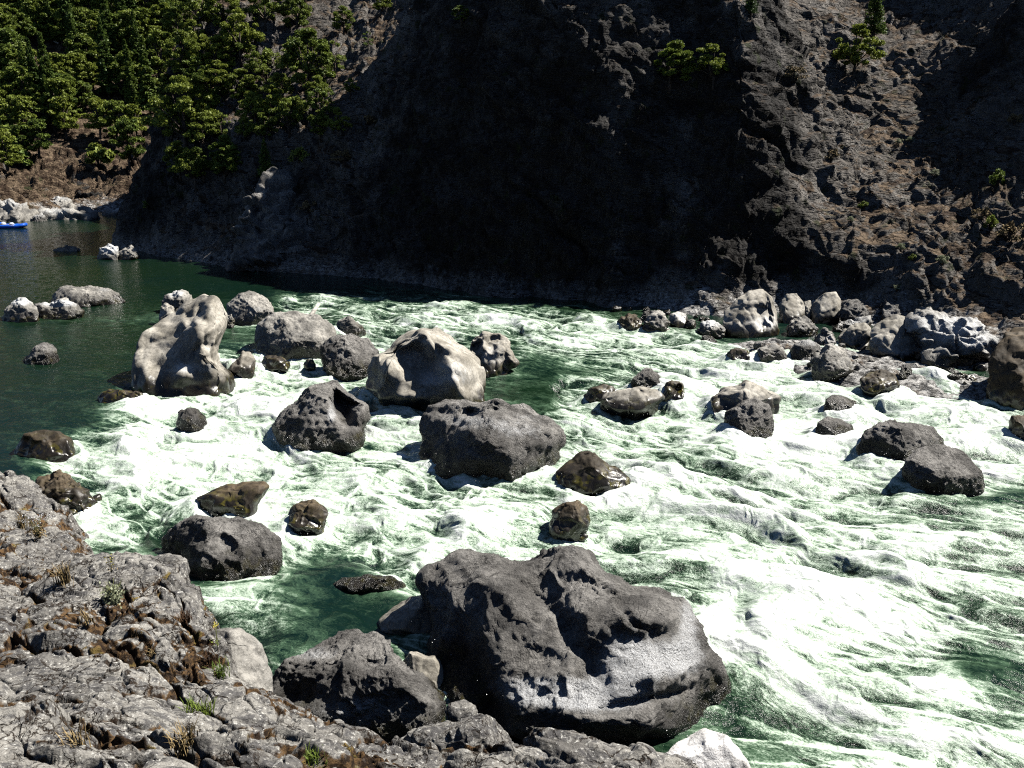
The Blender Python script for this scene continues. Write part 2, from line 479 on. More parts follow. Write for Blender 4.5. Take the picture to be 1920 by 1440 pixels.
far_pts += [(0, 125, 60), (40, 115, 58), (70, 75, 50), (-25, 130, 45), (-45, 300, 110), (-150, 290, 105), (80, 30, 30), (90, 150, 80), (0, 300, 130), (110, 60, 60)]
far_rbf = RBF(far_pts)

def far_h(x, y):
    return np.minimum(far_rbf(x, y), 150)

def hit(u, v, h=None, d0=30, d1=320, step=0.25):
    """where the ray through (u,v) meets the far terrain"""
    h = h or far_h
    D = np.arange(d0, d1, step)
    r = ray(u, v)
    t = D / r[1]
    z = CAM_H + r[2] * t
    g = h(r[0] * t, D)
    k = np.nonzero(g > z)[0]
    i = k[0] if len(k) else len(D) - 1
    return np.array([r[0] * t[i], D[i], max(g[i], 0.0)])

def terrain():
    nc, th = 1150, np.radians(np.linspace(-46, 50, 1150))
    r = np.concatenate([np.arange(26, 46, 0.25), np.arange(46, 92, 0.115), np.arange(92, 150, 0.3), np.arange(150, 230, 0.6), np.arange(230, 420, 5)])
    R, TH = np.meshgrid(r, th, indexing='ij')
    X, Y = R * np.sin(TH), R * np.cos(TH)
    Z = far_h(X, Y)
    P = np.stack([X, Y, Z], -1).reshape(-1, 3)
    Fa = grid_faces(len(r), nc)
    N = vnormals(P, Fa)
    Q = P.copy(); Q[:, 2] *= 1.0
    # tilted strata: the rock breaks along slabs
    rot = np.array([[0.85, 0.1, -0.5], [0, 1, 0.2], [0.5, -0.2, 0.85]])
    Qs = (Q @ rot.T)
    wob = fbm(Q * 0.25, 3, 5)[:, None] * np.array([1.2, 1.2, 0.6])
    _, g1, t1 = worley((Qs + wob) * np.array([0.10, 0.14, 0.26]), 11)
    _, g2, t2 = worley((Qs + wob) * np.array([0.34, 0.42, 0.95]), 12)
    _, g3, t3 = worley((Qs + wob) * np.array([1.1, 1.3, 2.6]), 13)
    big = fbm(Q * 0.07, 3, 21)
    mid = fbm(Q * np.array([0.25, 0.25, 0.5]), 5, 25, gain=0.55)
    fine = fbm(Q * 1.3, 4, 31, gain=0.6)
    u, v = project(P)
    far = sstep(100, 118, P[:, 1])
    nzm = N[:, 2]
    gentle = sstep(0.42, 0.64, nzm)
    scree = (0.55 + 0.45 * sstep(0.0, 0.5, fbm(P * np.array([0.16, 0.05, 0.05]), 3, 73) + 0.15)) * gentle
    amp = (1 - 0.45 * far) * (1 - 0.66 * scree) * (1 - 0.5 * (1 - gentle))
    shore = far * sstep(9, 5, P[:, 2])
    amp = amp + 1.1 * shore
    d = amp * (0.8 * big + 1.0 * slab(g1, t1, .1) + 0.75 * slab(g2, t2, .12) + 0.34 * slab(g3, t3, .15) + 0.32 * mid + 0.10 * fine)
    gul = fbm(P * np.array([0.10, 0.10, 0.012]), 3, 71)
    d += 0.5 * gul * sstep(4, 10, P[:, 2]) * (1 - far)
    d -= amp * (0.35 * sstep(0.10, 0.0, g1) + 0.18 * sstep(0.10, 0.0, g2))
    d += 0.5 * far * fbm(P * 0.10, 3, 75) * 2
    d *= 0.15 + 0.85 * sstep(0.3, 3.0, P[:, 2])
    V = P + N * d[:, None]
    V[:, 2] += 0.25 * (fbm(P * 0.9, 4, 77) - 0.1) * sstep(-0.4, 0.3, P[:, 2]) * sstep(2.5, 0.8, P[:, 2])
    # dry soil shows more on the gentle scree and the upstream hillside
    soil = -0.05 + 0.42 * far + 0.12 * gentle
    band = 1.0 - 0.55 * sstep(40, 55, P[:, 1]) * (1 - far) * sstep(1250, 1150, u)
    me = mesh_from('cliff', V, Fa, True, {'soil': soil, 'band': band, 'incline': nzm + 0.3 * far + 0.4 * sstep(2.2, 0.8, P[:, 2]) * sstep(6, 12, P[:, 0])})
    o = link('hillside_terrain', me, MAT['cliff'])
    tag(o, 'steep rocky canyon side and wooded hillside across the river', 'hillside', kind='structure')
    return V
FAR_V = terrain()
print('terrain', time.time() - T0)

# ------------------------------------------------------------------ near bank
edge_px = [(-500, 870, 28), (-300, 872, 27), (0, 888, 25.4), (60, 905, 24.6), (118, 945, 23.6), (140, 1000, 22.4), (150, 1026, 19.5), (200, 1038, 16.2), (340, 1050, 14.2),
           (360, 1180, 12.0), (425, 1250, 11.3), (505, 1315, 10.5), (600, 1360, 9.9), (740, 1390, 9.4), (830, 1405, 9.0), (950, 1415, 8.6),
           (1100, 1435, 8.2), (1300, 1475, 7.8), (1420, 1540, 7.2)]
edge = np.array([PD(*e) for e in edge_px])
edge_xy = np.concatenate([edge[:, :2], [[7, 4.5], [20, 3], [70, -8], [70, -60], [-80, -60], [-80, 20]]])
bank_pts = [PD(*e) for e in edge_px] + [PD(*e) for e in
    [(0, 940, 23), (0, 1000, 20.5), (70, 980, 21), (100, 1060, 16.8), (0, 1060, 16.5), (0, 1130, 13), (200, 1100, 13.6), (270, 1120, 12.8),
     (100, 1200, 11), (250, 1200, 11), (0, 1250, 9.5), (300, 1270, 9.6), (430, 1300, 9.4), (150, 1330, 8), (0, 1440, 6.2), (300, 1440, 6.4), (450, 1380, 8),
     (600, 1440, 7.0), (750, 1430, 7.6), (900, 1450, 7.2), (900, 1520, 6.0), (1200, 1500, 6.8), (0, 1600, 4.6), (500, 1600, 4.8)]]
bank_pts += [(0, 3, 8.7), (0, 1, 9.8), (0, -1, 10.4), (-6, 0, 10.2), (6, 0, 8), (-15, 5, 9), (-25, 12, 7), (-40, 20, 8), (15, -2, 7),
             (0, -20, 30), (-40, -10, 32), (40, -25, 30), (0, -58, 85), (-78, -40, 85), (68, -58, 80)]  # unseen slope behind the camera, heightened to hold back sky light
bank_rbf = RBF(bank_pts)

def seg_dist(px, py, poly):
    """signed distance to closed polygon, positive inside"""
    n = len(poly); d = np.full(px.shape, 1e9); inside = np.zeros(px.shape, bool)
    for i in range(n):
        (ax, ay), (bx, by) = poly[i], poly[(i + 1) % n]
        ex, ey = bx - ax, by - ay
        t = np.clip(((px - ax) * ex + (py - ay) * ey) / (ex * ex + ey * ey), 0, 1)
        d = np.minimum(d, np.hypot(px - ax - t * ex, py - ay - t * ey))
        c = ((ay > py) != (by > py)) & (px < (bx - ax) * (py - ay) / (by - ay + 1e-12) + ax)
        inside ^= c
    return np.where(inside, d, -d)

def bank_h(x, y):
    x, y = np.asarray(x, float), np.asarray(y, float)
    s = seg_dist(x, y, edge_xy)
    s = s + 0.35 * (np.sin(x * 2.1 + y) * 0.5 + np.sin(y * 3.3 - x * 1.3) * 0.4)
    return -2.5 + (bank_rbf(x, y) + 2.5) * sstep(-1.0, 0.12, s)

def bank():
    th = np.radians(np.concatenate([np.arange(-120, -36, 1.5), np.linspace(-35, 20, 950), np.arange(21, 130, 2.0)]))
    r = np.concatenate([np.geomspace(0.6, 5.2, 60), np.geomspace(5.25, 14.5, 620), np.geomspace(14.55, 31, 260), np.arange(32, 70, 2.0)])
    R, TH = np.meshgrid(r, th, indexing='ij')
    X, Y = R * np.sin(TH), R * np.cos(TH)
    Z = bank_h(X, Y)
    P = np.stack([X, Y, Z], -1).reshape(-1, 3)
    Fa = grid_faces(len(r), len(th))
    N = vnormals(P, Fa)
    N = N * 0.5 + np.array([0, -0.12, 0.5]); N /= np.linalg.norm(N, axis=1)[:, None]
    w = fbm(P * 0.5, 3, 41)[:, None]
    rot = np.array([[0.80, -0.55, 0.25], [0.5, 0.83, 0.2], [-0.3, 0, 0.95]])
    Q = P @ rot.T + w * 0.8
    f2 = fbm(P * 1.5, 3, 40)[:, None] * 0.35
    _, g1, t1 = worley(Q * np.array([0.30, 0.62, 0.8]), 42)
    _, g2, t2 = worley(Q * np.array([0.9, 1.7, 2.0]) + f2, 43)
    _, g3, t3 = worley(Q * np.array([3.0, 5.0, 5.5]) + f2 * 2, 44)
    f = fbm(P * 1.6, 6, 45, gain=0.58)
    big = fbm(P * 0.35, 2, 52)
    d = 0.30 * slab(g1, t1, .30) + 0.075 * slab(g2, t2, .25) + 0.02 * slab(g3, t3, .2) + 0.05 * f + 0.20 * big
    d += -0.14 * sstep(0.07, 0, g1) - 0.05 * sstep(0.06, 0, g2)
    rubble = sstep(0.05, 0.5, fbm(P * 0.45, 3, 47) + 0.1)
    d += rubble * (0.07 * slab(g3, t3, .25) + 0.07 * slab(g2, t2, .25))
    V = P + N * d[:, None]
    crack = 0.62 * sstep(0.13, 0, g1) + 0.45 * sstep(0.13, 0, g2) * (0.5 + rubble) + 0.35 * rubble * sstep(0.25, 0.0, g3) + 0.28 * rubble
    me = mesh_from('bank', V, Fa, True, {'crack': crack})
    o = link('rocky_ground', me, MAT['ledge'])
    tag(o, 'fractured grey bedrock ledge with brown moss in the foreground', 'rock ledge', kind='structure')
    return V
BANK_V = bank()
print('bank', time.time() - T0)

# ------------------------------------------------------------------ boulders
_ICO = {}
def ico(level):
    if level not in _ICO:
        import bmesh
        bm = bmesh.new(); bmesh.ops.create_icosphere(bm, subdivisions=level, radius=1.0)
        V = np.array([v.co[:] for v in bm.verts]); Fa = np.array([[v.index for v in f.verts] for f in bm.faces])
        bm.free(); _ICO[level] = (V, Fa)
    return _ICO[level]

ROCKS = []      # (x, y, radius) footprints for the flow of the water

def make_rock(name, label, arc, vw, kind='pit', thick=0.85, front=0.55, lvl=None, bumps=(), bleach=(), seed=0, depth=None, ext=0.35,
              group='boulders standing in the rapids', cat='boulder', rough=1.0, wet=1.0, p=2.5, cuts=9, base=0.0, tilt=0.35, mat=None, bl0=-0.3):
    """arc: outline over the top from the left end to the right end, photo pixels; vw: where its front meets the water.
    bumps: (u, v, ru, rv, metres towards (+) or away from (-) the viewer)"""
    rng = np.random.RandomState(seed + 1000)
    arc = np.array(arc, float)
    uL, uR = arc[0], arc[-1]
    width = np.ptp(arc[:, 0]); mu = (arc[:, 0].max() + arc[:, 0].min()) / 2
    # lower half, out of sight under the water or behind the ledge
    k = np.linspace(0, 1, 12)[1:-1]
    low_v = vw + ext * width * 0.5
    bot = np.stack([uR[0] + (uL[0] - uR[0]) * (1 - np.cos(k * math.pi)) / 2,
                    (uR[1] * (1 - k) + uL[1] * k) + (low_v - (uR[1] * (1 - k) + uL[1] * k)) * np.sin(k * math.pi) ** 0.6], 1)
    poly = np.concatenate([arc, bot])
    c = np.array([mu, (arc[:, 1].min() + low_v) / 2])
    if depth is None:
        pw = W(c[0], vw, base)
        dw = (pw - np.array([0, 0, CAM_H])) @ FWD
    else: dw = depth
    rw = 0.5 * width * dw / F
    hgt = 0.5 * (low_v - arc[:, 1].min()) * dw / F
    th = thick * (0.5 * rw + 0.5 * min(rw, hgt * 1.3))
    dc = dw + th * front if depth is None else dw
    if depth is None: dc += tilt * (vw - c[1]) * dc / F * 0.8
    sc = dc / F
    ang = np.linspace(-math.pi, math.pi, 361)
    Rr = np.zeros(361)
    for i, a in enumerate(ang):
        dx, dy = math.cos(a), -math.sin(a)       # screen: v grows downwards
        best = 0
        for j in range(len(poly)):
            p0, p1 = poly[j] - c, poly[(j + 1) % len(poly)] - c
            e = p1 - p0
            det = dx * (-e[1]) + e[0] * dy
            if abs(det) < 1e-9: continue
            t = (p0[0] * (-e[1]) + e[0] * p0[1]) / det
            s_ = (dx * p0[1] - dy * p0[0]) / det
            if t > 0 and -0.001 <= s_ <= 1.001: best = max(best, t)
        Rr[i] = best
    kk = np.array([1, 2, 3, 2, 1.0]); kk /= kk.sum()
    Rr = np.convolve(np.concatenate([Rr[-5:-1], Rr, Rr[1:5]]), kk, 'same')[4:-4]
    if lvl is None: lvl = 7 if width > 330 else (6 if width > 75 else 5)
    U, Fa = ico(lvl)
    s = U / (np.abs(np.hypot(U[:, 0], U[:, 1])) ** p + np.abs(U[:, 2]) ** p)[:, None] ** (1 / p)
    # flat breaks
    for _ in range(cuts):
        n = rng.normal(size=3); n[2] = -abs(n[2]) * 1.3 - 0.2; n /= np.linalg.norm(n)
        hh = rng.uniform(0.64, 0.90)
        q = s @ n
        s = s - np.outer(np.maximum(q - hh, 0) * 0.88, n)
    rho = np.hypot(s[:, 0], s[:, 1]); a = np.arctan2(s[:, 1], s[:, 0])
    Rm = np.interp(a, ang, Rr) * sc
    C = np.array([0, 0, CAM_H]) + ray(*c) * dc
    fw = ray(*c); fw = fw / np.linalg.norm(fw)
    V = C + np.outer(rho * Rm * np.cos(a), RIGHT) + np.outer(rho * Rm * np.sin(a), UP) + np.outer(s[:, 2] * th + tilt * rho * Rm * np.sin(a), fw)
    N = vnormals(V, Fa)
    Rs = math.sqrt(rw * max(hgt, 0.1))
    off = rng.uniform(-50, 50, 3)
    L = (V - C) / Rs + off
    if kind in ('pit', 'brown'):
        d = 0.10 * fbm(L * 1.1, 3, 51) - 0.02
        _, g, t = worley(L * 1.7 + fbm(L * 2, 2, 54)[:, None] * 0.25, 55)
        d += 0.11 * slab(g, t, .2) - 0.02 * sstep(0.06, 0, g)
        d = d * Rs * rough
        if kind == 'pit':
            G = V + off
            d += 0.060 * fbm(G * 2.2, 7, 56, gain=0.66)
            f1, _, _ = worley(G * 3.6 + fbm(G * 2, 2, 58)[:, None] * 0.5, 57)
            d -= 0.085 * sstep(0.45, 0.0, f1) * sstep(-0.1, 0.5, fbm(G * 0.8, 2, 59))
            f3, _, _ = worley(G * 9, 60)
            d -= 0.022 * sstep(0.5, 0.1, f3)
    elif kind == 'pale':
        d = 0.09 * fbm(L * 0.9, 3, 61)
        f1, _, _ = worley(L * np.array([3.2, 3.2, 2.4]) + fbm(L * 1.5, 2, 64)[:, None] * 0.35, 62)
        f2, _, _ = worley(L * 4.2 + fbm(L * 2.5, 2, 65)[:, None] * 0.3, 63)
        d += 0.15 * (np.minimum(f1, 0.95) ** 2 - 0.3) + 0.04 * (np.minimum(f2, 0.9) ** 2)
        d = d * Rs * rough
    else:
        _, g, t = worley(L * np.array([1.2, 1.2, 2.0]) + fbm(L * 1.3, 2, 64)[:, None] * 0.2, 66)
        _, g2, t2 = worley(L * 3.6 * np.array([1, 1, 1.6]), 67)
        d = (0.17 * slab(g, t, .15) + 0.09 * slab(g2, t2, .2) - 0.02 * sstep(0.05, 0, g) + 0.08 * fbm(L * 1.3, 4, 68)) * Rs * rough
        d += 0.015 * fbm((V + off) * 4, 4, 69)
    # keep the traced outline: less displacement on the rim
    V = V + N * d[:, None]
    # sculpted hollows and lobes on the side one sees
    u, v = project(V)
    frontw = sstep(0.15, -0.35, s[:, 2])
    wu = 0.35 * fbm(L * 1.6, 3, 131); wv2 = 0.35 * fbm(L * 1.6 + 9, 3, 133)
    for bb in bumps:
        bu, bv, ru, rv, am = bb[:5]
        an = math.radians(bb[5]) if len(bb) > 5 else 0.0
        hard = bb[6] if len(bb) > 6 else 1.15
        du, dv = u - bu, v - bv
        q1, q2 = (du * math.cos(an) + dv * math.sin(an)) / ru + wu, (-du * math.sin(an) + dv * math.cos(an)) / rv + wv2
        w = np.exp(-(q1 ** 2 + q2 ** 2) ** hard) * frontw
        V = V - np.outer(w * am, fw)
    bl = np.full(len(V), bl0)
    for bu, bv, ru, rv, am in bleach:
        bl += am * np.exp(-(((u - bu) / ru) ** 2 + ((v - bv) / rv) ** 2)) 
    me = mesh_from(name, V - np.array([C[0], C[1], 0]), Fa, True, {'bleach': bl, 'wet': np.full(len(V), wet)})
    o = link(name, me, MAT[mat or kind])
    o.location = (C[0], C[1], 0)
    tag(o, label, cat, group)
    if depth is None: ROCKS.append((C[0], C[1], rw * 0.9))
    return o

def scoops(u0, v0, u1, v1, n, ru, rv, am, an, seed):
    r = np.random.RandomState(seed)
    return [(r.uniform(u0, u1), r.uniform(v0, v1), ru * r.uniform(0.7, 1.4), rv * r.uniform(0.7, 1.4), am * r.uniform(0.6, 1.3), an + r.uniform(-25, 25), 1.7) for _ in range(n)]

exec_rocks = [
# ---- big foreground pair
dict(label='largest rough dark boulder with white bleached lower side, in the foreground', arc=[(822, 1240), (812, 1170), (786, 1120), (770, 1062), (795, 1036), (835, 1016), (905, 1022), (980, 1022), (1062, 1014), (1092, 1022), (1122, 1058), (1170, 1088), (1240, 1108), (1285, 1135), (1308, 1190), (1330, 1245), (1346, 1300), (1342, 1350)],
     vw=1392, kind='pit', tilt=0.75, thick=0.8, lvl=7, seed=3, rough=0.9, cuts=6, ext=0.2,
     bumps=[(840, 1200, 60, 90, -0.4), (960, 1110, 90, 30, 0.25, 35), (1075, 1200, 90, 15, -0.30, 58), (1005, 1120, 44, 9, -0.2, 42), (1215, 1150, 55, 34, 0.55, 10, 2.0), (1245, 1262, 64, 24, 0.35, -12),
            (1130, 1345, 130, 22, 0.3, 8), (900, 1290, 34, 80, -0.6, -25), (1225, 1308, 90, 7, -0.28, -12), (1120, 1080, 60, 12, 0.2, 30)],
     bleach=[(1175, 1240, 60, 60, 1.5), (1265, 1235, 60, 34, 1.5), (1010, 1295, 120, 34, 1.35), (1120, 1310, 90, 24, 1.4), (1290, 1165, 25, 60, 1.1), (900, 1170, 30, 40, 0.5), (1060, 1060, 120, 30, 0.25)]),
dict(label='wedge shaped rough boulder, white at its foot, left of the largest foreground boulder', arc=[(512, 1300), (520, 1270), (538, 1243), (600, 1200), (640, 1172), (662, 1170), (700, 1190), (745, 1232), (800, 1278), (833, 1322)],
     vw=1405, kind='pit', tilt=0.6, thick=0.8, lvl=7, seed=5, rough=0.7, ext=0.15, cuts=4, bumps=[(560, 1300, 40, 40, -0.4), (692, 1248, 14, 12, -0.2)],
     bleach=[(640, 1350, 80, 40, 1.3), (590, 1225, 60, 18, 0.9), (700, 1330, 50, 30, 0.7)]),
dict(label='smooth white rock at the bottom edge beside green water', arc=[(1232, 1425), (1268, 1390), (1322, 1364), (1365, 1380), (1400, 1425), (1412, 1460)], vw=1500, kind='pale', mat='white', seed=6, rough=0.4, wet=0, bleach=[(1320, 1420, 90, 60, 1.6)]),
dict(label='smooth tan rock wedged under the overhang of the largest foreground boulder', arc=[(712, 1165), (722, 1148), (752, 1125), (792, 1110), (828, 1114), (868, 1140)], vw=1192, kind='pale', seed=7, rough=0.5, wet=0.4),
dict(label='small smooth tan rock in the black gap between the two foreground boulders', arc=[(752, 1245), (768, 1222), (782, 1216), (822, 1222), (832, 1262)], vw=1290, kind='pale', seed=8, rough=0.4, wet=0.2),
dict(label='wet brown rock just breaking the green eddy water', arc=[(622, 1100), (640, 1086), (690, 1078), (735, 1082), (758, 1098)], vw=1108, kind='brown', mat='pit', seed=9, thick=1.0, ext=0.2),
# ---- left foreground
dict(label='broad dark oval boulder just beyond the pale ledge block', arc=[(294, 1030), (300, 1005), (325, 986), (362, 971), (410, 970), (460, 978), (500, 993), (522, 1012), (527, 1034)], vw=1080, kind='pit', seed=10, rough=0.6, thick=0.8, bumps=[(320, 1035, 30, 30, -0.4), (425, 1018, 14, 10, -0.12)]),
dict(label='low brown rock with a horn on its right side, above the broad oval boulder', arc=[(368, 934), (405, 917), (436, 908), (470, 905), (498, 904), (505, 912), (495, 925), (482, 945)], vw=962, kind='brown', seed=11, bleach=[(455, 935, 14, 22, 0.9)], rough=0.6),
dict(label='mossy wet rock with foam pouring beside it, right of the broad oval boulder', arc=[(538, 968), (552, 945), (580, 933), (604, 945), (617, 965), (606, 986)], vw=1002, kind='brown', seed=12),
dict(label='streaming wet rock standing just above the largest foreground boulder', arc=[(1030, 985), (1036, 958), (1056, 943), (1082, 937), (1100, 950), (1106, 978)], vw=1006, kind='brown', seed=13, bleach=[(1060, 980, 18, 28, 0.9)]),
dict(label='brown wedge rock sloping down to the right, beside the big central boulder', arc=[(1042, 884), (1062, 866), (1085, 847), (1104, 847), (1130, 864), (1166, 886), (1180, 900), (1174, 916)], vw=914, kind='brown', seed=14, rough=0.6, thick=0.7, bleach=[(1120, 855, 30, 10, 0.6)]),
dict(label='heap of brown wet rock under pouring foam at the left bank', arc=[(52, 925), (72, 898), (112, 884), (140, 894), (168, 912), (180, 938)], vw=962, kind='ang', mat='brown', seed=15, rough=1.3),
# ---- centre
dict(label='big blocky grey boulder with two dark pits on its flat top, in mid river', arc=[(792, 830), (790, 795), (797, 764), (826, 744), (862, 739), (905, 746), (950, 756), (1010, 764), (1040, 780), (1063, 800), (1062, 826), (1050, 845)], vw=893, kind='pit', seed=16, rough=0.65, thick=0.95, p=3.0,
     bumps=[(884, 774, 14, 7, -0.6), (928, 767, 11, 7, -0.5), (806, 790, 16, 16, -0.4), (1055, 830, 14, 30, -0.35)], bleach=[(880, 790, 80, 18, 0.85), (980, 810, 70, 20, 0.75), (850, 760, 40, 12, 0.6), (1000, 780, 40, 12, 0.5)]),
dict(label='hump boulder with a deep scooped hole in its right side', arc=[(516, 792), (526, 768), (556, 742), (590, 716), (612, 705), (632, 703), (652, 722), (672, 748), (694, 762), (700, 786), (692, 802)], vw=832, kind='pit', seed=17, rough=0.5, thick=0.85,
     bumps=[(646, 752, 24, 38, -1.9, -8, 2.4), (668, 770, 20, 20, 0.2)], bleach=[(622, 770, 9, 40, 0.9), (610, 778, 30, 10, 0.5), (668, 760, 16, 20, 0.6)]),
dict(label='largest pale sculpted boulder with a scooped basin and curling rim, mid river', arc=[(686, 735), (685, 690), (694, 662), (716, 645), (724, 625), (752, 606), (786, 592), (824, 595), (858, 612), (884, 636), (902, 660), (911, 700), (908, 735)], vw=766, kind='pale', seed=18, thick=1.0, rough=0.7,
     bumps=[(782, 676, 58, 32, -1.3, 22, 2.0), (708, 690, 22, 46, 0.8), (846, 690, 30, 50, 0.5), (760, 745, 46, 12, 0.4), (826, 692, 22, 12, 0.5), (865, 690, 36, 60, 0.7), (842, 618, 16, 12, -0.35), (900, 640, 14, 30, -0.4)] + scoops(850, 640, 905, 720, 6, 10, 6, -0.12, 20, 7),
     bleach=[(850, 700, 55, 35, 0.9), (800, 710, 40, 20, 0.6)]),
dict(label='pale sculpted boulder tucked behind the right side of the basin boulder', arc=[(884, 662), (886, 638), (905, 622), (940, 617), (955, 632), (966, 662), (972, 682), (955, 698)], vw=706, kind='pale', seed=19, rough=1.0, bumps=scoops(890, 625, 962, 690, 10, 9, 9, -0.32, 30, 8), bleach=[(925, 665, 40, 40, 0.8)]),
dict(label='tallest sculpted boulder with fluted scallops, at the head of the rapids on the left', arc=[(246, 705), (254, 665), (270, 628), (298, 606), (318, 588), (346, 562), (384, 545), (412, 556), (430, 588), (424, 622), (410, 648), (414, 680), (446, 706)], vw=732, kind='pale', seed=20, rough=0.75, thick=0.85,
     bumps=[(300, 655, 40, 60, -0.45), (390, 625, 28, 80, 0.8), (345, 705, 22, 14, 0.35), (330, 590, 20, 12, -0.3, -30), (275, 700, 10, 20, 0.3)] + scoops(350, 565, 420, 680, 22, 7, 10, -0.20, 20, 5), bleach=[(375, 690, 40, 14, 0.9), (340, 690, 14, 14, 0.7)]),
dict(label='curled fin of scoured rock right of the tallest sculpted boulder', arc=[(420, 700), (428, 688), (442, 676), (450, 664), (456, 654), (472, 658), (480, 675), (478, 694)], vw=706, kind='pale', seed=21, thick=0.7, rough=0.6, bumps=[(440, 668, 9, 8, -0.5)]),
dict(label='round boulder behind, right of the tallest sculpted boulder', arc=[(426, 592), (427, 572), (448, 551), (476, 545), (500, 560), (513, 582), (508, 600)], vw=611, kind='pit', mat='ang', seed=22, rough=0.5, bleach=[(480, 580, 30, 10, 0.7)]),
dict(label='wide flat grey boulder with driftwood propped behind it', arc=[(479, 632), (483, 608), (515, 589), (556, 584), (600, 594), (628, 612), (636, 634)], vw=668, kind='pit', mat='ang', seed=23, rough=0.45, bleach=[(545, 625, 40, 8, 0.6)]),
dict(label='dark round boulder between the flat driftwood boulder and the basin boulder', arc=[(599, 672), (602, 648), (620, 632), (656, 626), (690, 636), (712, 656), (714, 680)], vw=702, kind='pit', seed=24, rough=0.4, bleach=[(615, 640, 20, 10, 0.6), (700, 655, 12, 8, 0.6)]),
dict(label='low brown slab behind the dark round boulder', arc=[(624, 622), (632, 600), (652, 594), (672, 602), (692, 620)], vw=628, kind='ang', seed=25, rough=0.6, thick=0.8),
dict(label='white topped rock peeking over the shoulder of the tallest sculpted boulder', arc=[(305, 572), (312, 553), (330, 543), (348, 544), (358, 557), (360, 575)], vw=590, kind='ang', seed=26, bleach=[(330, 550, 22, 12, 1.2)]),
dict(label='small pale rock at the left shoulder of the tallest sculpted boulder', arc=[(298, 600), (300, 572), (310, 563), (326, 572), (332, 595)], vw=612, kind='pale', seed=27, bleach=[(310, 572, 12, 12, 0.6)]),
dict(label='small rock peeking between the tallest sculpted boulder and the round one', arc=[(420, 608), (424, 592), (434, 590), (440, 602)], vw=616, kind='ang', seed=28),
dict(label='mossy yellow green flat rock below the wide flat boulder', arc=[(485, 680), (495, 668), (515, 664), (532, 670), (543, 682)], vw=693, kind='brown', seed=29),
dict(label='tiny dark rock in the foam left of the dark round boulder', arc=[(568, 684), (576, 674), (586, 674), (592, 684)], vw=692, kind='brown', seed=30),
# ---- left pool
dict(label='white topped rock at the left edge of the green pool', arc=[(6, 592), (10, 576), (24, 562), (44, 559), (60, 566), (74, 588)], vw=604, kind='ang', seed=31, rough=0.7, bleach=[(38, 565, 26, 10, 1.6)]),
dict(label='long low white rock touching the white topped rock in the pool', arc=[(60, 582), (66, 570), (90, 567), (122, 562), (146, 572), (157, 582)], vw=598, kind='ang', seed=32, rough=0.7, bleach=[(110, 568, 42, 9, 1.5)]),
dict(label='long grey rock lying farther out in the green pool', arc=[(96, 552), (102, 536), (122, 530), (160, 536), (200, 541), (224, 552), (234, 562)], vw=574, kind='pit', mat='ang', seed=33, rough=0.5, bleach=[(195, 543, 20, 6, 0.8)]),
dict(label='small pointed brown rock alone in the pool', arc=[(42, 676), (62, 652), (82, 640), (96, 642), (110, 656), (112, 668)], vw=684, kind='ang', mat='pit', seed=34, rough=0.6),
dict(label='low wet rock with a foam collar at the lip of the pool', arc=[(182, 746), (192, 734), (212, 730), (240, 733), (264, 738), (276, 748)], vw=758, kind='brown', seed=35),
dict(label='wet domed rock in white foam below the lip of the pool', arc=[(330, 792), (336, 772), (352, 765), (372, 768), (386, 780)], vw=804, kind='brown', seed=36, mat='pit', bleach=[(350, 790, 20, 10, 0.5)]),
dict(label='wet mossy dome at the left edge of the rapids', arc=[(28, 842), (44, 818), (78, 806), (112, 808), (136, 822), (140, 840)], vw=860, kind='brown', seed=37, rough=0.7, bleach=[(60, 830, 24, 10, 0.4)]),
dict(label='flat pale rock barely above the far pool water', arc=[(98, 469), (112, 463), (130, 461), (152, 466)], vw=471, kind='ang', seed=38, lvl=4, wet=0.3, thick=0.6),
dict(label='white rock off the tip of the dark promontory', arc=[(182, 480), (190, 464), (203, 457), (218, 462), (228, 478)], vw=487, kind='ang', seed=39, bleach=[(205, 466, 26, 14, 1.5)], wet=0.4),
dict(label='pale rock at the very foot of the dark promontory', arc=[(220, 478), (232, 464), (246, 460), (256, 468), (262, 480)], vw=487, kind='ang', seed=40, bleach=[(240, 468, 12, 8, 0.5)]),
# ---- middle right
dict(label='dark cone of rock above the flat golden rocks in mid channel', arc=[(1184, 716), (1192, 700), (1206, 690), (1222, 690), (1236, 706), (1238, 722)], vw=734, kind='pit', seed=41, rough=0.5),
dict(label='flat golden brown rock split by a crack, in mid channel', arc=[(1126, 748), (1140, 734), (1165, 731), (1200, 728), (1232, 730), (1246, 745), (1236, 756)], vw=770, kind='brown', mat='pale', seed=42, rough=0.6, bleach=[], thick=0.75),
dict(label='low wet rock at the left end of the golden rocks', arc=[(1092, 744), (1102, 728), (1126, 720), (1150, 724), (1160, 738)], vw=752, kind='brown', seed=43),
dict(label='hollow brown rock right of the golden rocks', arc=[(1240, 738), (1246, 720), (1260, 713), (1280, 718), (1284, 736)], vw=750, kind='brown', seed=44, bumps=[(1270, 730, 9, 9, -0.5)]),
dict(label='smooth pale brown boulder with a ridged top behind the black dome', arc=[(1333, 755), (1338, 738), (1352, 722), (1374, 719), (1398, 710), (1424, 724), (1448, 736), (1464, 744), (1458, 768)], vw=778, kind='pale', seed=45, rough=0.7, bumps=[(1355, 750, 20, 20, -0.3)]),
dict(label='black dome boulder with yellow moss at its left foot', arc=[(1356, 800), (1360, 774), (1380, 762), (1396, 750), (1420, 748), (1440, 762), (1450, 788), (1450, 806)], vw=824, kind='pit', seed=46, rough=0.5),
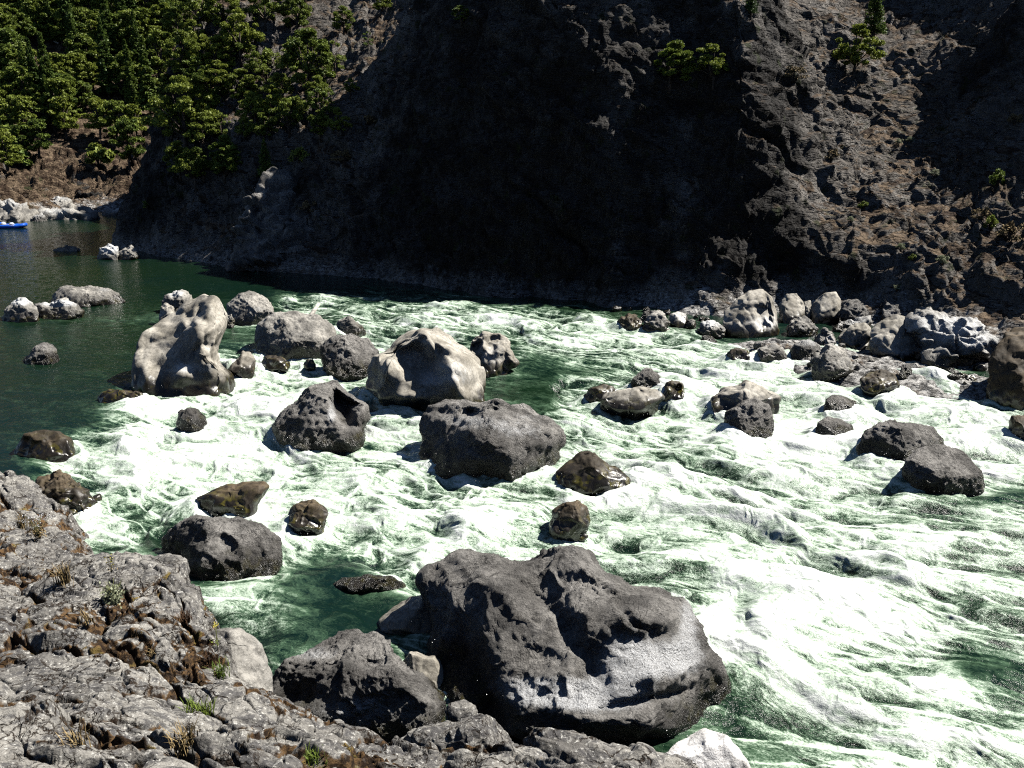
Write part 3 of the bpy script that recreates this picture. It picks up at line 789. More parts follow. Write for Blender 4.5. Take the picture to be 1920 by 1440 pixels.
dict(label='upper of two round black rocks in the right rapids', arc=[(1544, 764), (1548, 748), (1562, 740), (1582, 743), (1606, 752), (1616, 766)], vw=776, kind='brown', mat='pit', seed=47, rough=0.5),
dict(label='lower of two round black rocks in the right rapids', arc=[(1529, 808), (1534, 792), (1552, 783), (1578, 786), (1596, 798), (1600, 810)], vw=823, kind='brown', mat='pit', seed=48, rough=0.5),
dict(label='wide brown black loaf boulder in the right rapids', arc=[(1608, 842), (1618, 816), (1640, 798), (1668, 792), (1714, 795), (1752, 802), (1778, 822), (1784, 842)], vw=863, kind='pit', seed=49, rough=0.35),
dict(label='rounded dark boulder leaning on the loaf boulder from the front', arc=[(1691, 892), (1700, 862), (1724, 842), (1762, 835), (1800, 842), (1826, 866), (1846, 892), (1846, 906)], vw=926, kind='pit', seed=50, rough=0.4),
dict(label='brown rock cut by the right edge of the picture, in white water', arc=[(1886, 806), (1896, 784), (1925, 770), (1970, 778), (1990, 810)], vw=832, kind='brown', seed=51),
dict(label='big shaded boulder at the right edge under the cliff', arc=[(1852, 700), (1862, 660), (1884, 622), (1920, 604), (1990, 596), (2060, 640), (2080, 700)], vw=765, kind='pit', mat='brown', seed=52, rough=0.6, bleach=[(1890, 700, 40, 8, 0.6)]),
]
bar = dict(group='boulders heaped along the right bank', ext=0.25, bl0=0.22)
exec_rocks += [dict(d, **bar) for d in [
dict(label='tallest pale boulder of the right bank, with a scooped bowl in its side', arc=[(1356, 606), (1358, 584), (1380, 560), (1404, 544), (1430, 541), (1448, 558), (1460, 584), (1462, 610)], vw=634, kind='pale', seed=60, rough=0.6, bumps=[(1432, 590, 15, 24, -0.9, 0, 1.8), (1400, 560, 20, 12, 0.2)], bleach=[(1432, 608, 26, 14, 0.8)]),
dict(label='pale upright boulder immediately right of the bowl boulder', arc=[(1458, 592), (1462, 568), (1474, 552), (1494, 550), (1506, 566), (1512, 592)], vw=606, kind='pale', seed=61, rough=0.7),
dict(label='pale leaning boulder, highest and farthest back on the right bank', arc=[(1518, 582), (1528, 562), (1548, 548), (1568, 547), (1576, 562), (1576, 588)], vw=607, kind='pale', seed=62, rough=0.5),
dict(label='small pale rock between the two pale boulders at the back', arc=[(1504, 584), (1508, 566), (1520, 563), (1524, 588)], vw=602, kind='pale', seed=63),
dict(label='cracked tan boulder in front of the upright pale boulder', arc=[(1476, 620), (1482, 602), (1500, 594), (1520, 598), (1532, 616)], vw=632, kind='ang', seed=64),
dict(label='dark smooth boulder below the cracked tan boulder', arc=[(1478, 662), (1490, 645), (1515, 636), (1535, 640), (1542, 656)], vw=680, kind='pit', seed=65, rough=0.4, bleach=[(1515, 640, 24, 8, 0.5)]),
dict(label='rounded brown boulder with a green wet foot, at the waterline of the right bank', arc=[(1520, 690), (1524, 668), (1540, 650), (1562, 643), (1582, 652), (1598, 676), (1602, 696)], vw=712, kind='ang', seed=66, rough=0.5),
dict(label='pale faceted boulder left of the broad pale boulder', arc=[(1572, 640), (1576, 618), (1594, 607), (1622, 606), (1636, 620), (1640, 640)], vw=660, kind='ang', mat='pale', seed=67, rough=0.6),
dict(label='broad pale boulder with creased face, centre of the right bank', arc=[(1630, 648), (1632, 620), (1652, 600), (1682, 590), (1706, 598), (1728, 618), (1736, 642), (1730, 660)], vw=680, kind='pale', seed=68, rough=0.7, bleach=[(1690, 664, 40, 8, 0.9)]),
dict(label='long silvery schist outcrop right of the broad pale boulder', arc=[(1700, 650), (1712, 605), (1740, 592), (1770, 590), (1805, 600), (1845, 622), (1876, 640), (1868, 660)], vw=690, kind='ang', mat='ang', seed=69, rough=1.6, thick=0.7, bleach=[(1780, 610, 80, 20, 0.8), (1830, 640, 40, 16, 0.8)]),
dict(label='squarish golden rock at the water in front of the heap', arc=[(1416, 668), (1422, 654), (1450, 645), (1468, 652), (1476, 670)], vw=682, kind='ang', seed=70, rough=0.6),
dict(label='low brown rock with water curling round it, left of the squarish golden rock', arc=[(1362, 668), (1370, 656), (1388, 653), (1404, 660), (1408, 670)], vw=680, kind='brown', seed=71),
dict(label='brown block at the left end of the right bank heap', arc=[(1158, 612), (1164, 596), (1178, 587), (1194, 590), (1203, 604), (1204, 614)], vw=621, kind='ang', mat='brown', seed=72),
dict(label='broken grey rock second from the left end of the right bank heap', arc=[(1203, 616), (1210, 596), (1228, 584), (1246, 588), (1256, 604), (1256, 614)], vw=624, kind='ang', seed=73),
dict(label='grey rock behind the broken grey rock at the left end of the heap', arc=[(1198, 596), (1206, 584), (1222, 580), (1236, 584), (1240, 594)], vw=604, kind='ang', mat='pit', seed=74),
dict(label='smooth round whitish boulder near the left end of the heap', arc=[(1254, 604), (1256, 590), (1270, 583), (1286, 588), (1291, 602)], vw=614, kind='pale', seed=75, rough=0.4, bleach=[(1270, 594, 20, 12, 0.7)]),
dict(label='small tan rock right of the smooth round whitish boulder', arc=[(1285, 610), (1290, 600), (1300, 598), (1306, 608)], vw=616, kind='ang', seed=76),
dict(label='white crested low boulder between the left end and the bowl boulder', arc=[(1306, 618), (1316, 604), (1336, 600), (1354, 608), (1362, 620)], vw=634, kind='ang', seed=77, bleach=[(1335, 606, 24, 7, 1.0)]),
dict(label='small wet rock in shade in front of the white crested boulder', arc=[(1310, 640), (1318, 631), (1330, 630), (1344, 640)], vw=646, kind='ang', mat='pit', seed=78),
dict(label='black wet boulder at the water below the broad pale boulder', arc=[(1614, 712), (1628, 698), (1652, 692), (1674, 702), (1686, 722)], vw=736, kind='pit', mat='brown', seed=79, rough=0.4),
dict(label='small round black rock right of the black wet boulder', arc=[(1686, 704), (1690, 688), (1702, 684), (1710, 694), (1712, 708)], vw=714, kind='pit', seed=80),
dict(label='small pale rock right of the green footed boulder', arc=[(1598, 688), (1602, 677), (1612, 675), (1618, 686)], vw=696, kind='ang', seed=81),
dict(label='tiny rock beside the small pale rock on the bank edge', arc=[(1614, 692), (1620, 684), (1630, 686), (1634, 694)], vw=698, kind='ang', seed=82),
dict(label='mid grey rock behind the dark smooth boulder', arc=[(1524, 640), (1530, 622), (1546, 612), (1562, 620), (1566, 640)], vw=656, kind='ang', seed=83),
dict(label='whitish small rock between the mid grey rock and the faceted boulder', arc=[(1544, 650), (1548, 634), (1558, 628), (1566, 640), (1566, 654)], vw=660, kind='white', seed=84, lvl=5),
dict(label='grey rock under the leaning boulder at the back of the heap', arc=[(1552, 588), (1558, 576), (1570, 574), (1580, 586)], vw=598, kind='ang', seed=85),
dict(label='flat silver slab left of the faceted boulder', arc=[(1562, 616), (1580, 604), (1606, 598), (1630, 592), (1634, 608)], vw=622, kind='ang', seed=86, bleach=[(1600, 604, 40, 12, 0.7)]),
dict(label='brown crumbly boulder behind the silver slab', arc=[(1572, 588), (1584, 566), (1604, 560), (1620, 572), (1630, 596)], vw=614, kind='ang', mat='pit', seed=87),
dict(label='angular dark boulder in shade behind the broad pale boulder', arc=[(1650, 586), (1662, 562), (1688, 554), (1708, 566), (1718, 592)], vw=612, kind='ang', mat='pit', seed=88),
dict(label='row of low wet black rock below the schist outcrop', arc=[(1748, 710), (1768, 702), (1800, 700), (1826, 706), (1832, 714)], vw=716, kind='pit', mat='brown', seed=89),
]]
for i, d in enumerate(exec_rocks):
    make_rock('boulder', **d)
# ledge blocks: real blocks lying on or breaking from the near bank
LEDGE = 'blocks along the foreground ledge'
make_rock('ledge_block', 'pale cracked ledge block with a squared top, overlooking the oval boulder', [(195, 1110), (200, 1058), (230, 1040), (290, 1042), (322, 1038), (352, 1048), (360, 1090), (362, 1150)], 1185, kind='ang', mat='ledge', depth=16.2, thick=0.9, seed=91, rough=0.45, group=LEDGE, wet=0, p=3.5)
make_rock('ledge_block', 'grey block with a white face falling to the rapids at the left edge', [(-60, 960), (-50, 890), (10, 878), (44, 890), (80, 925), (118, 955), (136, 995), (142, 1020)], 1030, kind='ang', mat='ledge', depth=26, thick=0.9, seed=92, rough=0.7, group=LEDGE, wet=0)
make_rock('ledge_block', 'smooth whitish rock sloping into the eddy beside the yellow flowers', [(360, 1225), (372, 1190), (405, 1178), (450, 1178), (490, 1205), (508, 1240), (512, 1280)], 1310, kind='pale', mat='ang', bl0=0.1, depth=14.3, thick=0.7, seed=93, rough=0.6, group=LEDGE, wet=0)
make_rock('ledge_block', 'rounded speckled block at the bottom edge in front of the two foreground boulders', [(735, 1440), (742, 1395), (775, 1362), (830, 1336), (880, 1330), (925, 1344), (955, 1370), (985, 1400), (1000, 1450)], 1500, kind='ang', mat='ledge', depth=11.6, thick=0.8, seed=94, rough=0.4, group=LEDGE, wet=0, lvl=7, p=2.8)
make_rock('ledge_block', 'low cracked block right of the rounded speckled block', [(960, 1440), (975, 1385), (1000, 1360), (1060, 1368), (1120, 1385), (1200, 1408), (1290, 1432), (1340, 1470)], 1520, kind='ang', mat='ledge', depth=11.2, thick=0.7, seed=95, rough=0.5, group=LEDGE, wet=0, lvl=7, p=3)
make_rock('ledge_block', 'small knob of rock between the wedge boulder and the speckled block', [(836, 1335), (846, 1318), (870, 1312), (890, 1322), (898, 1340)], 1360, kind='ang', mat='ledge', depth=13.0, seed=96, rough=0.5, group=LEDGE, wet=0)
make_rock('ledge_block', 'rounded hump with dark lichen in the middle of the ledge', [(255, 1290), (262, 1232), (285, 1200), (305, 1192), (330, 1225), (352, 1262), (380, 1300)], 1330, kind='ang', mat='ledge', depth=12.3, seed=97, rough=0.6, group=LEDGE, wet=0)
make_rock('rock_outcrop', 'pyramid shaped grey outcrop with sunlit top at the foot of the dark spur', [(440, 505), (452, 440), (470, 390), (490, 350), (512, 336), (530, 345), (548, 372), (575, 390), (592, 425), (604, 505)], 515, kind='ang', mat='pit', bl0=-0.5, depth=74.8, thick=0.6, tilt=0.6, seed=98, rough=1.7, group='outcrops of the spur', cat='rock outcrop', wet=0.5, lvl=7)
make_rock('rock_outcrop', 'small dark block on the skyline at the left edge of the spur', [(295, 400), (298, 340), (303, 322), (318, 320), (322, 345), (330, 400)], 430, kind='ang', mat='pit', depth=90.0, thick=0.8, seed=99, rough=0.8, group='outcrops of the spur', cat='rock outcrop', wet=0)
for lab, arc, vw, o_ in [
    ('long white slab shelf at the waterline of the far left shore', [(68, 410), (76, 399), (100, 395), (140, 392), (172, 393), (185, 403)], 412, {}),
    ('white rock ledge right of the long slab on the far shore', [(188, 404), (200, 395), (230, 391), (255, 390), (270, 396)], 404, {}),
    ('grey crag behind the rafts on the far left shore', [(-30, 412), (-10, 388), (20, 380), (50, 384), (70, 398)], 416, {}),
    ('dark notched rock at the left end of the long white slab', [(60, 412), (66, 403), (78, 400), (88, 410)], 415, dict(mat='pit')),
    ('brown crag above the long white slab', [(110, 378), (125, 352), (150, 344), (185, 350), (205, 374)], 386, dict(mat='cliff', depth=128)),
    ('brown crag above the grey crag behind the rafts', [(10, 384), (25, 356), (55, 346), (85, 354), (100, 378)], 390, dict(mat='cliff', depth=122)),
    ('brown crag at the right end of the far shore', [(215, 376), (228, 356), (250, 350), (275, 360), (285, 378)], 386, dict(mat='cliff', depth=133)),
    ('pale crag between the two left brown crags on the far shore', [(78, 396), (88, 376), (108, 370), (130, 378), (140, 392)], 398, dict(depth=120))]:
    k_ = dict(kind='ang', rough=1.5, thick=0.9, lvl=5, seed=300 + len(lab), wet=0.3, bleach=[(arc[2][0], arc[2][1], 60, 14, 0.9)], tilt=0.8, group='rocks of the far left shore', cat='rock')
    k_.update(o_)
    n_ = len(ROCKS); make_rock('shore_rock', lab, arc, vw, **k_); del ROCKS[n_:]
print('rocks', time.time() - T0)

# ------------------------------------------------------------------ water
FOAM = {  # foam cover read along rows of the river, 0 clear .. 9 solid white
 500: [(0, 0), (1920, 0)],
 540: [(0, 0), (480, 0), (700, 1.5), (760, 1), (900, 0), (1920, 0)],
 566: [(0, 0), (500, .5), (530, 4), (600, 5), (680, 3), (730, 3), (760, 3), (840, 3), (920, 2), (1000, .5), (1920, 0)],
 600: [(0, .4), (640, 3), (680, 5), (760, 4), (860, 6), (920, 6), (1000, 6), (1080, 5), (1160, 3), (1230, 1), (1920, 0)],
 640: [(0, .4), (240, .3), (440, 1), (640, 4), (720, 3), (960, 2), (1000, 3.5), (1040, 4), (1120, 6), (1200, 5), (1280, 3.5), (1340, 2), (1400, 1), (1920, 1)],
 672: [(0, .3), (240, .3), (480, 5), (560, 7), (640, 6), (960, 2), (1000, 1.5), (1100, 2.5), (1200, 4), (1290, 7), (1360, 7), (1440, 4), (1920, 3)],
 700: [(0, .2), (250, .5), (430, 5), (480, 7), (560, 8), (640, 6), (960, 1.5), (1040, 1), (1120, 2), (1200, 4), (1280, 7), (1360, 8.5), (1440, 8), (1520, 8), (1600, 6), (1680, 5), (1760, 3), (1840, 1), (1920, 0)],
 740: [(0, .2), (180, .5), (280, 5), (360, 6.5), (440, 7), (520, 7.5), (640, 6), (720, 4), (960, 1), (1050, 1), (1085, 6), (1200, 6), (1300, 7), (1400, 8), (1500, 7.5), (1600, 8.5), (1680, 9), (1760, 8), (1830, 5), (1900, 1), (1920, 0)],
 800: [(0, .3), (130, .5), (220, 3), (290, 7), (320, 9), (400, 8), (480, 8), (560, 6), (640, 4.5), (720, 7), (780, 8), (1000, 2), (1070, 3), (1140, 7), (1220, 8), (1300, 9), (1480, 8.5), (1560, 9), (1640, 9), (1920, 9.3)],
 860: [(0, .5), (90, 2), (130, 7), (200, 7), (280, 9), (360, 9.3), (440, 9.3), (520, 8.5), (600, 5), (680, 4), (760, 7), (820, 6), (900, 5), (1060, 7), (1160, 8), (1240, 4), (1320, 3), (1400, 5.5), (1480, 8), (1560, 9), (1640, 8.5), (1780, 9), (1920, 8)],
 890: [(0, .5), (60, .5), (110, 4), (180, 6), (260, 8), (420, 9.5), (520, 9.3), (620, 8), (700, 6), (800, 5), (960, 4), (1080, 7), (1180, 8), (1300, 5), (1380, 3.5), (1450, 6.5), (1560, 8), (1640, 6), (1860, 3), (1920, 2)],
 920: [(0, 1), (150, 8), (240, 7), (320, 5), (400, 8), (520, 9.5), (600, 8.5), (680, 6), (760, 5), (920, 5), (1000, 4), (1080, 7), (1160, 8), (1240, 7), (1320, 4), (1400, 4), (1480, 7), (1560, 7), (1640, 6), (1700, 3), (1920, 1)],
 980: [(100, 8), (160, 9), (240, 6), (280, 3), (480, 7), (560, 7), (640, 8.5), (720, 8), (800, 7), (880, 7), (960, 6), (1040, 6), (1120, 9), (1200, 9), (1280, 8), (1360, 8), (1440, 7), (1520, 7), (1600, 7), (1680, 5), (1760, 3.5), (1840, 4), (1920, 5)],
 1040: [(0, 3), (200, 3), (280, 1), (500, 6), (560, 3.5), (640, 2.5), (720, 4), (780, 8), (900, 7), (1160, 7), (1240, 4.5), (1300, 7), (1340, 9.3), (1400, 9.3), (1480, 9), (1560, 8), (1640, 8), (1720, 8.5), (1780, 6), (1840, 3), (1920, 3.5)],
 1100: [(0, 3), (380, .5), (480, 2), (560, 1), (640, .5), (700, 1), (760, 3), (1200, 6), (1250, 3), (1300, 6), (1330, 9.5), (1480, 9.3), (1560, 9), (1640, 7.5), (1720, 7), (1800, 8), (1920, 5)],
 1160: [(0, 4), (380, 5), (440, 5), (500, 3), (560, 1.5), (640, .5), (760, 1), (1280, 7), (1340, 9.5), (1480, 9.3), (1560, 8), (1640, 7.5), (1720, 5.5), (1800, 4), (1920, 5)],
 1220: [(380, 3), (520, 2), (700, 0), (1300, 8), (1360, 9), (1480, 9), (1560, 7.5), (1600, 5), (1680, 3), (1760, .8), (1840, 1.5), (1920, 3)],
 1280: [(0, 1), (1300, 5), (1360, 4.5), (1440, 4), (1520, 6.5), (1600, 5.5), (1680, 5), (1760, 2.5), (1840, 2.5), (1920, 3)],
 1340: [(0, 0), (1300, 2), (1360, 2), (1440, 3), (1520, 4), (1600, 5), (1680, 4.5), (1760, 6), (1840, 4), (1920, 3)],
 1400: [(0, 0), (1300, 1), (1440, 2), (1520, 2.5), (1600, 5), (1680, 4), (1760, 6), (1840, 4.5), (1920, 4.5)],
}
def foam_cover(X, Y):
    P = np.stack([X.ravel(), Y.ravel(), np.zeros(X.size)], 1)
    u, v = project(P)
    rows = sorted(FOAM)
    vals = np.stack([np.interp(u, [a for a, _ in FOAM[r]], [b for _, b in FOAM[r]]) for r in rows])
    v = np.clip(v, rows[0], rows[-1] - 1e-3)
    k = np.clip(np.searchsorted(rows, v, 'right') - 1, 0, len(rows) - 2)
    ra = np.array(rows, float)
    t = (v - ra[k]) / (ra[k + 1] - ra[k])
    i = np.arange(len(v))
    return ((1 - t) * vals[k, i] + t * vals[k + 1, i]) / 9.0

def water():
    nc = 1500
    th = np.radians(np.concatenate([np.linspace(-62, -34, 60), np.linspace(-33.6, 33.6, nc), np.linspace(34, 62, 60)]))
    r = np.concatenate([np.geomspace(9, 12, 40), np.geomspace(12.02, 66, 1350), np.geomspace(66.2, 170, 220)])
    R, TH = np.meshgrid(r, th, indexing='ij')
    X, Y = (R * np.sin(TH)).ravel(), (R * np.cos(TH)).ravel()
    print('  water verts', X.size)
    # flow: uniform stream bent round every boulder
    al = math.atan2(-0.50, 0.86)
    z = X + 1j * Y
    w = z * np.exp(-1j * al)
    near = np.full(X.size, 9.0, np.float32)
    lee = np.zeros(X.size, np.float32)
    ups = np.zeros(X.size, np.float32)
    for rx, ry, a in ROCKS:
        dz = z - (rx + 1j * ry)
        m = np.abs(dz)
        aa = 0.75 * a
        w += np.exp(1j * al) * aa * aa * np.conj(dz) / np.maximum(m * m, aa * aa * 0.8)
        near = np.minimum(near, m - a)
        q = dz * np.exp(-1j * al)
        ups += np.exp(-((q.real + 1.1 * a) / (0.6 * a)) ** 2 - (q.imag / (1.0 * a)) ** 2)
        lee += np.exp(-((q.real - 1.3 * a) / (1.6 * a)) ** 2 - (q.imag / (1.1 * a)) ** 2) * 0.5
    fu, fv = w.real.astype(np.float32), w.imag.astype(np.float32)
    warp = np.stack([X * 0.16, Y * 0.16, X * 0], 1)
    wx, wy = fbm(warp, 3, 81), fbm(warp + 40, 3, 85)
    # foam cover is read with wandering edges
    F0 = foam_cover(X + 1.0 * wx + 0.35 * perlin(warp * 5, 88), Y + 1.2 * wy + 0.4 * perlin(warp * 5 + 9, 89))
    turb = sstep(0.05, 0.45, F0)
    F0 = F0 + turb * (0.20 * np.clip(lee, 0, 1) + 0.25 * sstep(0.5, 0.0, near))
    A = np.stack([fu * 0.20, fv * 0.40, fu * 0 + 3.1], 1)
    wv = wx[:, None] * np.array([0.3, 0.5, 0])
    big = fbm(A + wv, 3, 91)
    B = np.stack([fu * 0.55, fv * 1.05, fu * 0], 1) + fbm(np.stack([X, Y, X * 0], 1) * 0.5, 3, 93)[:, None] * 1.1
    med = fbm(B, 4, 95, gain=0.5)
    Cc = np.stack([fu * 1.9, fv * 3.4, fu * 0 + 5], 1) + np.stack([med, big, med], 1) * 1.2
    fine = fbm(Cc, 3, 99, gain=0.55)
    ridge = 0.5 - np.abs(fbm(B * 1.3 + 7, 3, 103, gain=0.5))
    pile = sstep(1.2, 0.0, near) * np.clip(ups, 0, 1)
    hz = turb * (0.56 * big + 0.075 * med + 0.035 * ridge + 0.012 * fine + 0.22 * pile - 0.16 * np.clip(lee, 0, 1)) + (1 - turb) * (0.015 * med + 0.006 * fine) - 0.12 * turb
    hz += turb * 0.10 * sstep(0.8, 0.0, near)
    # broken water: foam where the noise lets it through
    F0 = F0 * 0.80 - 0.045 * turb
    cov = F0 + 0.34 * big * turb + 0.34 * med * (0.2 + turb) + 0.16 * (ridge - 0.2) * turb + 0.14 * fine * (0.15 + turb)
    streak = 0.5 - np.abs(fbm(np.stack([fu * 0.09, fv * 1.1, fu * 0], 1) + wv * 2, 4, 107))
    cov += 0.40 * sstep(0.32, 0.5, streak) * (0.15 + turb) * sstep(0.02, 0.15, F0) * (1 - sstep(0.5, 0.9, F0))
    V = np.stack([X, Y, hz], 1)
    me = mesh_from('water', V, grid_faces(len(r), len(th)), True, {'foam': cov, 'turb': turb}, np.stack([fu, fv, 0.6 * med], 1))
    m = M('river_water')
    fl = m.n('Attribute', attribute_name='flow').outputs['Vector']
    foam = m.attr('foam'); tb = m.attr('turb')
    d1 = m.noise(1.3, 9, 0.72, fl, (1.0, 1.8, 1.0), 1.0)
    d2 = m.noise(6, 6, 0.7, fl, (1.0, 1.6, 1.0), 1.2)
    f = m.math('ADD', foam, m.math('MULTIPLY', m.math('SUBTRACT', d1, 0.5), m.math('ADD', m.math('MULTIPLY', tb, 1.1), 0.45)))
    f = m.math('ADD', f, m.math('MULTIPLY', m.math('SUBTRACT', d2, 0.5), m.math('ADD', m.math('MULTIPLY', tb, 0.9), 0.35)))
    d3 = m.noise(22, 4, 0.7, fl, (1.0, 1.4, 1.0), 0.5)
    f = m.math('ADD', f, m.math('MULTIPLY', m.math('SUBTRACT', d3, 0.5), m.math('ADD', m.math('MULTIPLY', tb, 0.8), 0.2)))
    deep = m.mix(m.ramp(m.noise(0.05, 3), 0.35, 0.65), (0.002, 0.012, 0.010), (0.005, 0.016, 0.006))
    c = m.mix(m.ramp(f, 0.02, 0.40), deep, (0.07, 0.13, 0.075))
    c = m.mix(m.ramp(f, 0.26, 0.66), c, (0.50, 0.61, 0.49))
    fo = m.ramp(f, 0.58, 1.22)
    c = m.mix(fo, c, (0.87, 0.915, 0.875))
    nb = m.bump(m.noise(1.5, 6, 0.6, fl, (1, 2.2, 1), 0.5), 0.35, 0.15)
    b2 = m.n('Bump', i_Distance=0.05)
    m.l(m.noise(7, 6, 0.65, fl, (1, 2.0, 1), 1.0), b2.inputs['Height']); m.l(nb, b2.inputs['Normal'])
    m.l(m.math('MULTIPLY', m.ramp(tb, 0, 1, 0.10, 0.6), m.ramp(f, 0.5, 1.0, 1.0, 0.45)), b2.inputs['Strength'])
    b3 = m.n('Bump', i_Distance=0.02, i_Strength=0.45)
    m.l(f, b3.inputs['Height']); m.l(b2.outputs[0], b3.inputs['Normal'])
    m.out(c, m.math('ADD', m.ramp(fo, 0, 1, 0.07, 0.6), m.math('MULTIPLY', tb, 0.13)), b3.outputs[0], m.ramp(fo, 0, 1, 0.5, 0.2))
    m.p.inputs['IOR'].default_value = 1.33
    o = link('river_water', me, m.m)
    tag(o, 'green river breaking into white rapids among the boulders', 'river', kind='structure')
    # river bed far below, reaching to the horizon
    g = np.array([[-1500, -1500, -3.2], [1500, -1500, -3.2], [1500, 1500, -3.2], [-1500, 1500, -3.2]], float)
    o = link('ground', mesh_from('ground', g, np.array([[0, 1, 2, 3]]), False), MAT['cliff'])
    tag(o, 'bed of the valley under the river', 'ground', kind='structure')
water()
print('water', time.time() - T0)

def spray():
    rng = np.random.RandomState(31); C = []
    al = math.atan2(-0.50, 0.86); fl_ = np.array([math.cos(al), math.sin(al)])
    for rx, ry, a in ROCKS:
        f = float(foam_cover(np.array([rx]), np.array([ry]))[0])
        if f < 0.35: continue
        n = int(260 * a * f); an = rng.uniform(0, 6.283, n); rr = a * rng.uniform(0.9, 1.35, n)
        h = np.abs(rng.normal(size=n)) * 0.16 * (1 + 0.6 * a)
        up_ = (np.cos(an) * fl_[0] + np.sin(an) * fl_[1]) < 0.1
        C.append(np.stack([rx + rr * np.cos(an), ry + rr * np.sin(an), 0.05 + h * np.where(up_, 1.0, 0.45)], 1))
    n = 9000; u = rng.uniform(200, 1920, n); v = rng.uniform(700, 1440, n)
    P = np.array([W(a, b) for a, b in zip(u, v)]); f = foam_cover(P[:, 0], P[:, 1]); P = P[f > 0.75]
    clump = fbm(P * 0.7, 2, 140) > 0.25
    P = P[clump]; P[:, 2] = 0.1 + np.abs(rng.normal(size=len(P))) * 0.14
    C = np.concatenate(C)[::2]
    V, Fq = leaf_quads(C, 0.016, rng, 0, 1.2)
    m = M('white_spray'); m.out((0.9, 0.92, 0.92), 0.4)
    tag(link('spray', mesh_from('spray', V, Fq, False), m.m), 'drops of white spray thrown up around the boulders in the rapids', 'spray', kind='stuff')
spray()
# ------------------------------------------------------------------ vegetation
class Picker:
    """front-most mesh vertex seen near a photo pixel"""
    def __init__(s, V, u0=-150, u1=2070, v0=-400, v1=1600):
        u, v = project(V)
        m = (u > u0) & (u < u1) & (v > v0) & (v < v1) & (V[:, 1] > 1)
        s.V, s.u, s.v = V[m], u[m], v[m]
    def __call__(s, u, v, tol=3.5):
        for k in (1, 2, 4, 10):
            i = np.nonzero((np.abs(s.u - u) < tol * k) & (np.abs(s.v - v) < tol * k))[0]
            if len(i): return s.V[i[np.argmin(s.V[i, 1])]]
        return W(u, v)
far_at, bank_at = Picker(FAR_V), Picker(BANK_V)

def crown_cloud(rng, blobs, per, size, flat=0.3, elong=1.5, fill=0.75):
    """leaves spread through leaf clumps; blobs: (x, y, z, rx, rz)"""
    C = []
    for x, y, z, rx, rz in blobs:
        d = rng.normal(size=(per, 3)); d /= np.linalg.norm(d, axis=1)[:, None]
        r = rng.uniform(0, 1, per) ** 0.33 * (fill + (1 - fill) * rng.uniform(0, 1.6, per))
        C.append(np.stack([x + d[:, 0] * r * rx, y + d[:, 1] * r * rx, z + d[:, 2] * r * rz], 1))
    return leaf_quads(np.concatenate(C), size, rng, flat, elong)

def oak(seed, leaf=0.22, wide=1.0, n=34, per=95, mat='oak', lean=0.0):
    """about 7 m tall, rounded, open crown"""
    rng = np.random.RandomState(seed); root = bpy.data.objects.new('oak_tree', None); COL.objects.link(root)
    t = Parts()
    t.tube([(0, 0, -0.8), (0.1, 0, 1), (0.25 + lean, 0.1, 2.4), (0.1 + lean * 1.6, 0.2, 4.2)], [0.26, 0.2, 0.14, 0.05])
    blobs = []
    for k in range(n):
        a, h = rng.uniform(0, 6.283), rng.uniform(0, 1)
        rr = (2.3 * math.sqrt(max(0.05, 1 - (h * 1.6 - 0.55) ** 2 * 0.9))) * rng.uniform(0.3, 1.1) * wide
        x, y, z = rr * math.cos(a) + lean * 1.6, rr * math.sin(a), 1.3 + h * 5.0 + rng.normal() * 0.15
        s_ = rng.uniform(0.35, 0.85)
        blobs.append((x, y, z, s_, s_ * 0.62))
        if k % 3 == 0:
            t.tube([(0.2 + lean, 0.1, 1.2 + h), (x * 0.5 + 0.1, y * 0.5, (z + 1.8) / 2), (x, y, z)], [0.09, 0.06, 0.02], 4)
    t.build('trunk', MAT['bark'], root)
    V, Fq = crown_cloud(rng, blobs, per, leaf)
    link('crown', mesh_from('crown', V, Fq, False), MAT[mat], root)
    return root

def fir(seed, leaf=0.22, h=8.0, w=1.6, tiers=17):
    rng = np.random.RandomState(seed); root = bpy.data.objects.new('fir_tree', None); COL.objects.link(root)
    t = Parts(); t.tube([(0, 0, -0.8), (0, 0, h * 0.5), (0.03, 0, h * 0.97)], [0.2, 0.12, 0.02])
    t.build('trunk', MAT['bark'], root)
    C = []
    for k in range(tiers):
        f = k / (tiers - 1)
        z0, R_ = h * (0.10 + 0.88 * f), w * (1 - f) ** 0.85 + 0.12
        nb = int(9 - 4 * f)
        for b in range(nb):
            a = rng.uniform(0, 6.283); L = R_ * rng.uniform(0.65, 1.1); m_ = int(26 + 30 * (1 - f))
            tt = rng.uniform(0.1, 1, m_) ** 0.8
            side = rng.normal(size=m_) * 0.16 * L * (1.1 - tt * 0.7)
            C.append(np.stack([math.cos(a) * tt * L - math.sin(a) * side, math.sin(a) * tt * L + math.cos(a) * side,
                               z0 - 0.25 * tt * L + rng.normal(size=m_) * 0.07 + 0.12 * tt ** 2], 1))
    V, Fq = leaf_quads(np.concatenate(C), leaf, rng, 0.6, 1.8)
    link('crown', mesh_from('crown', V, Fq, False), MAT['fir'], root)
    return root

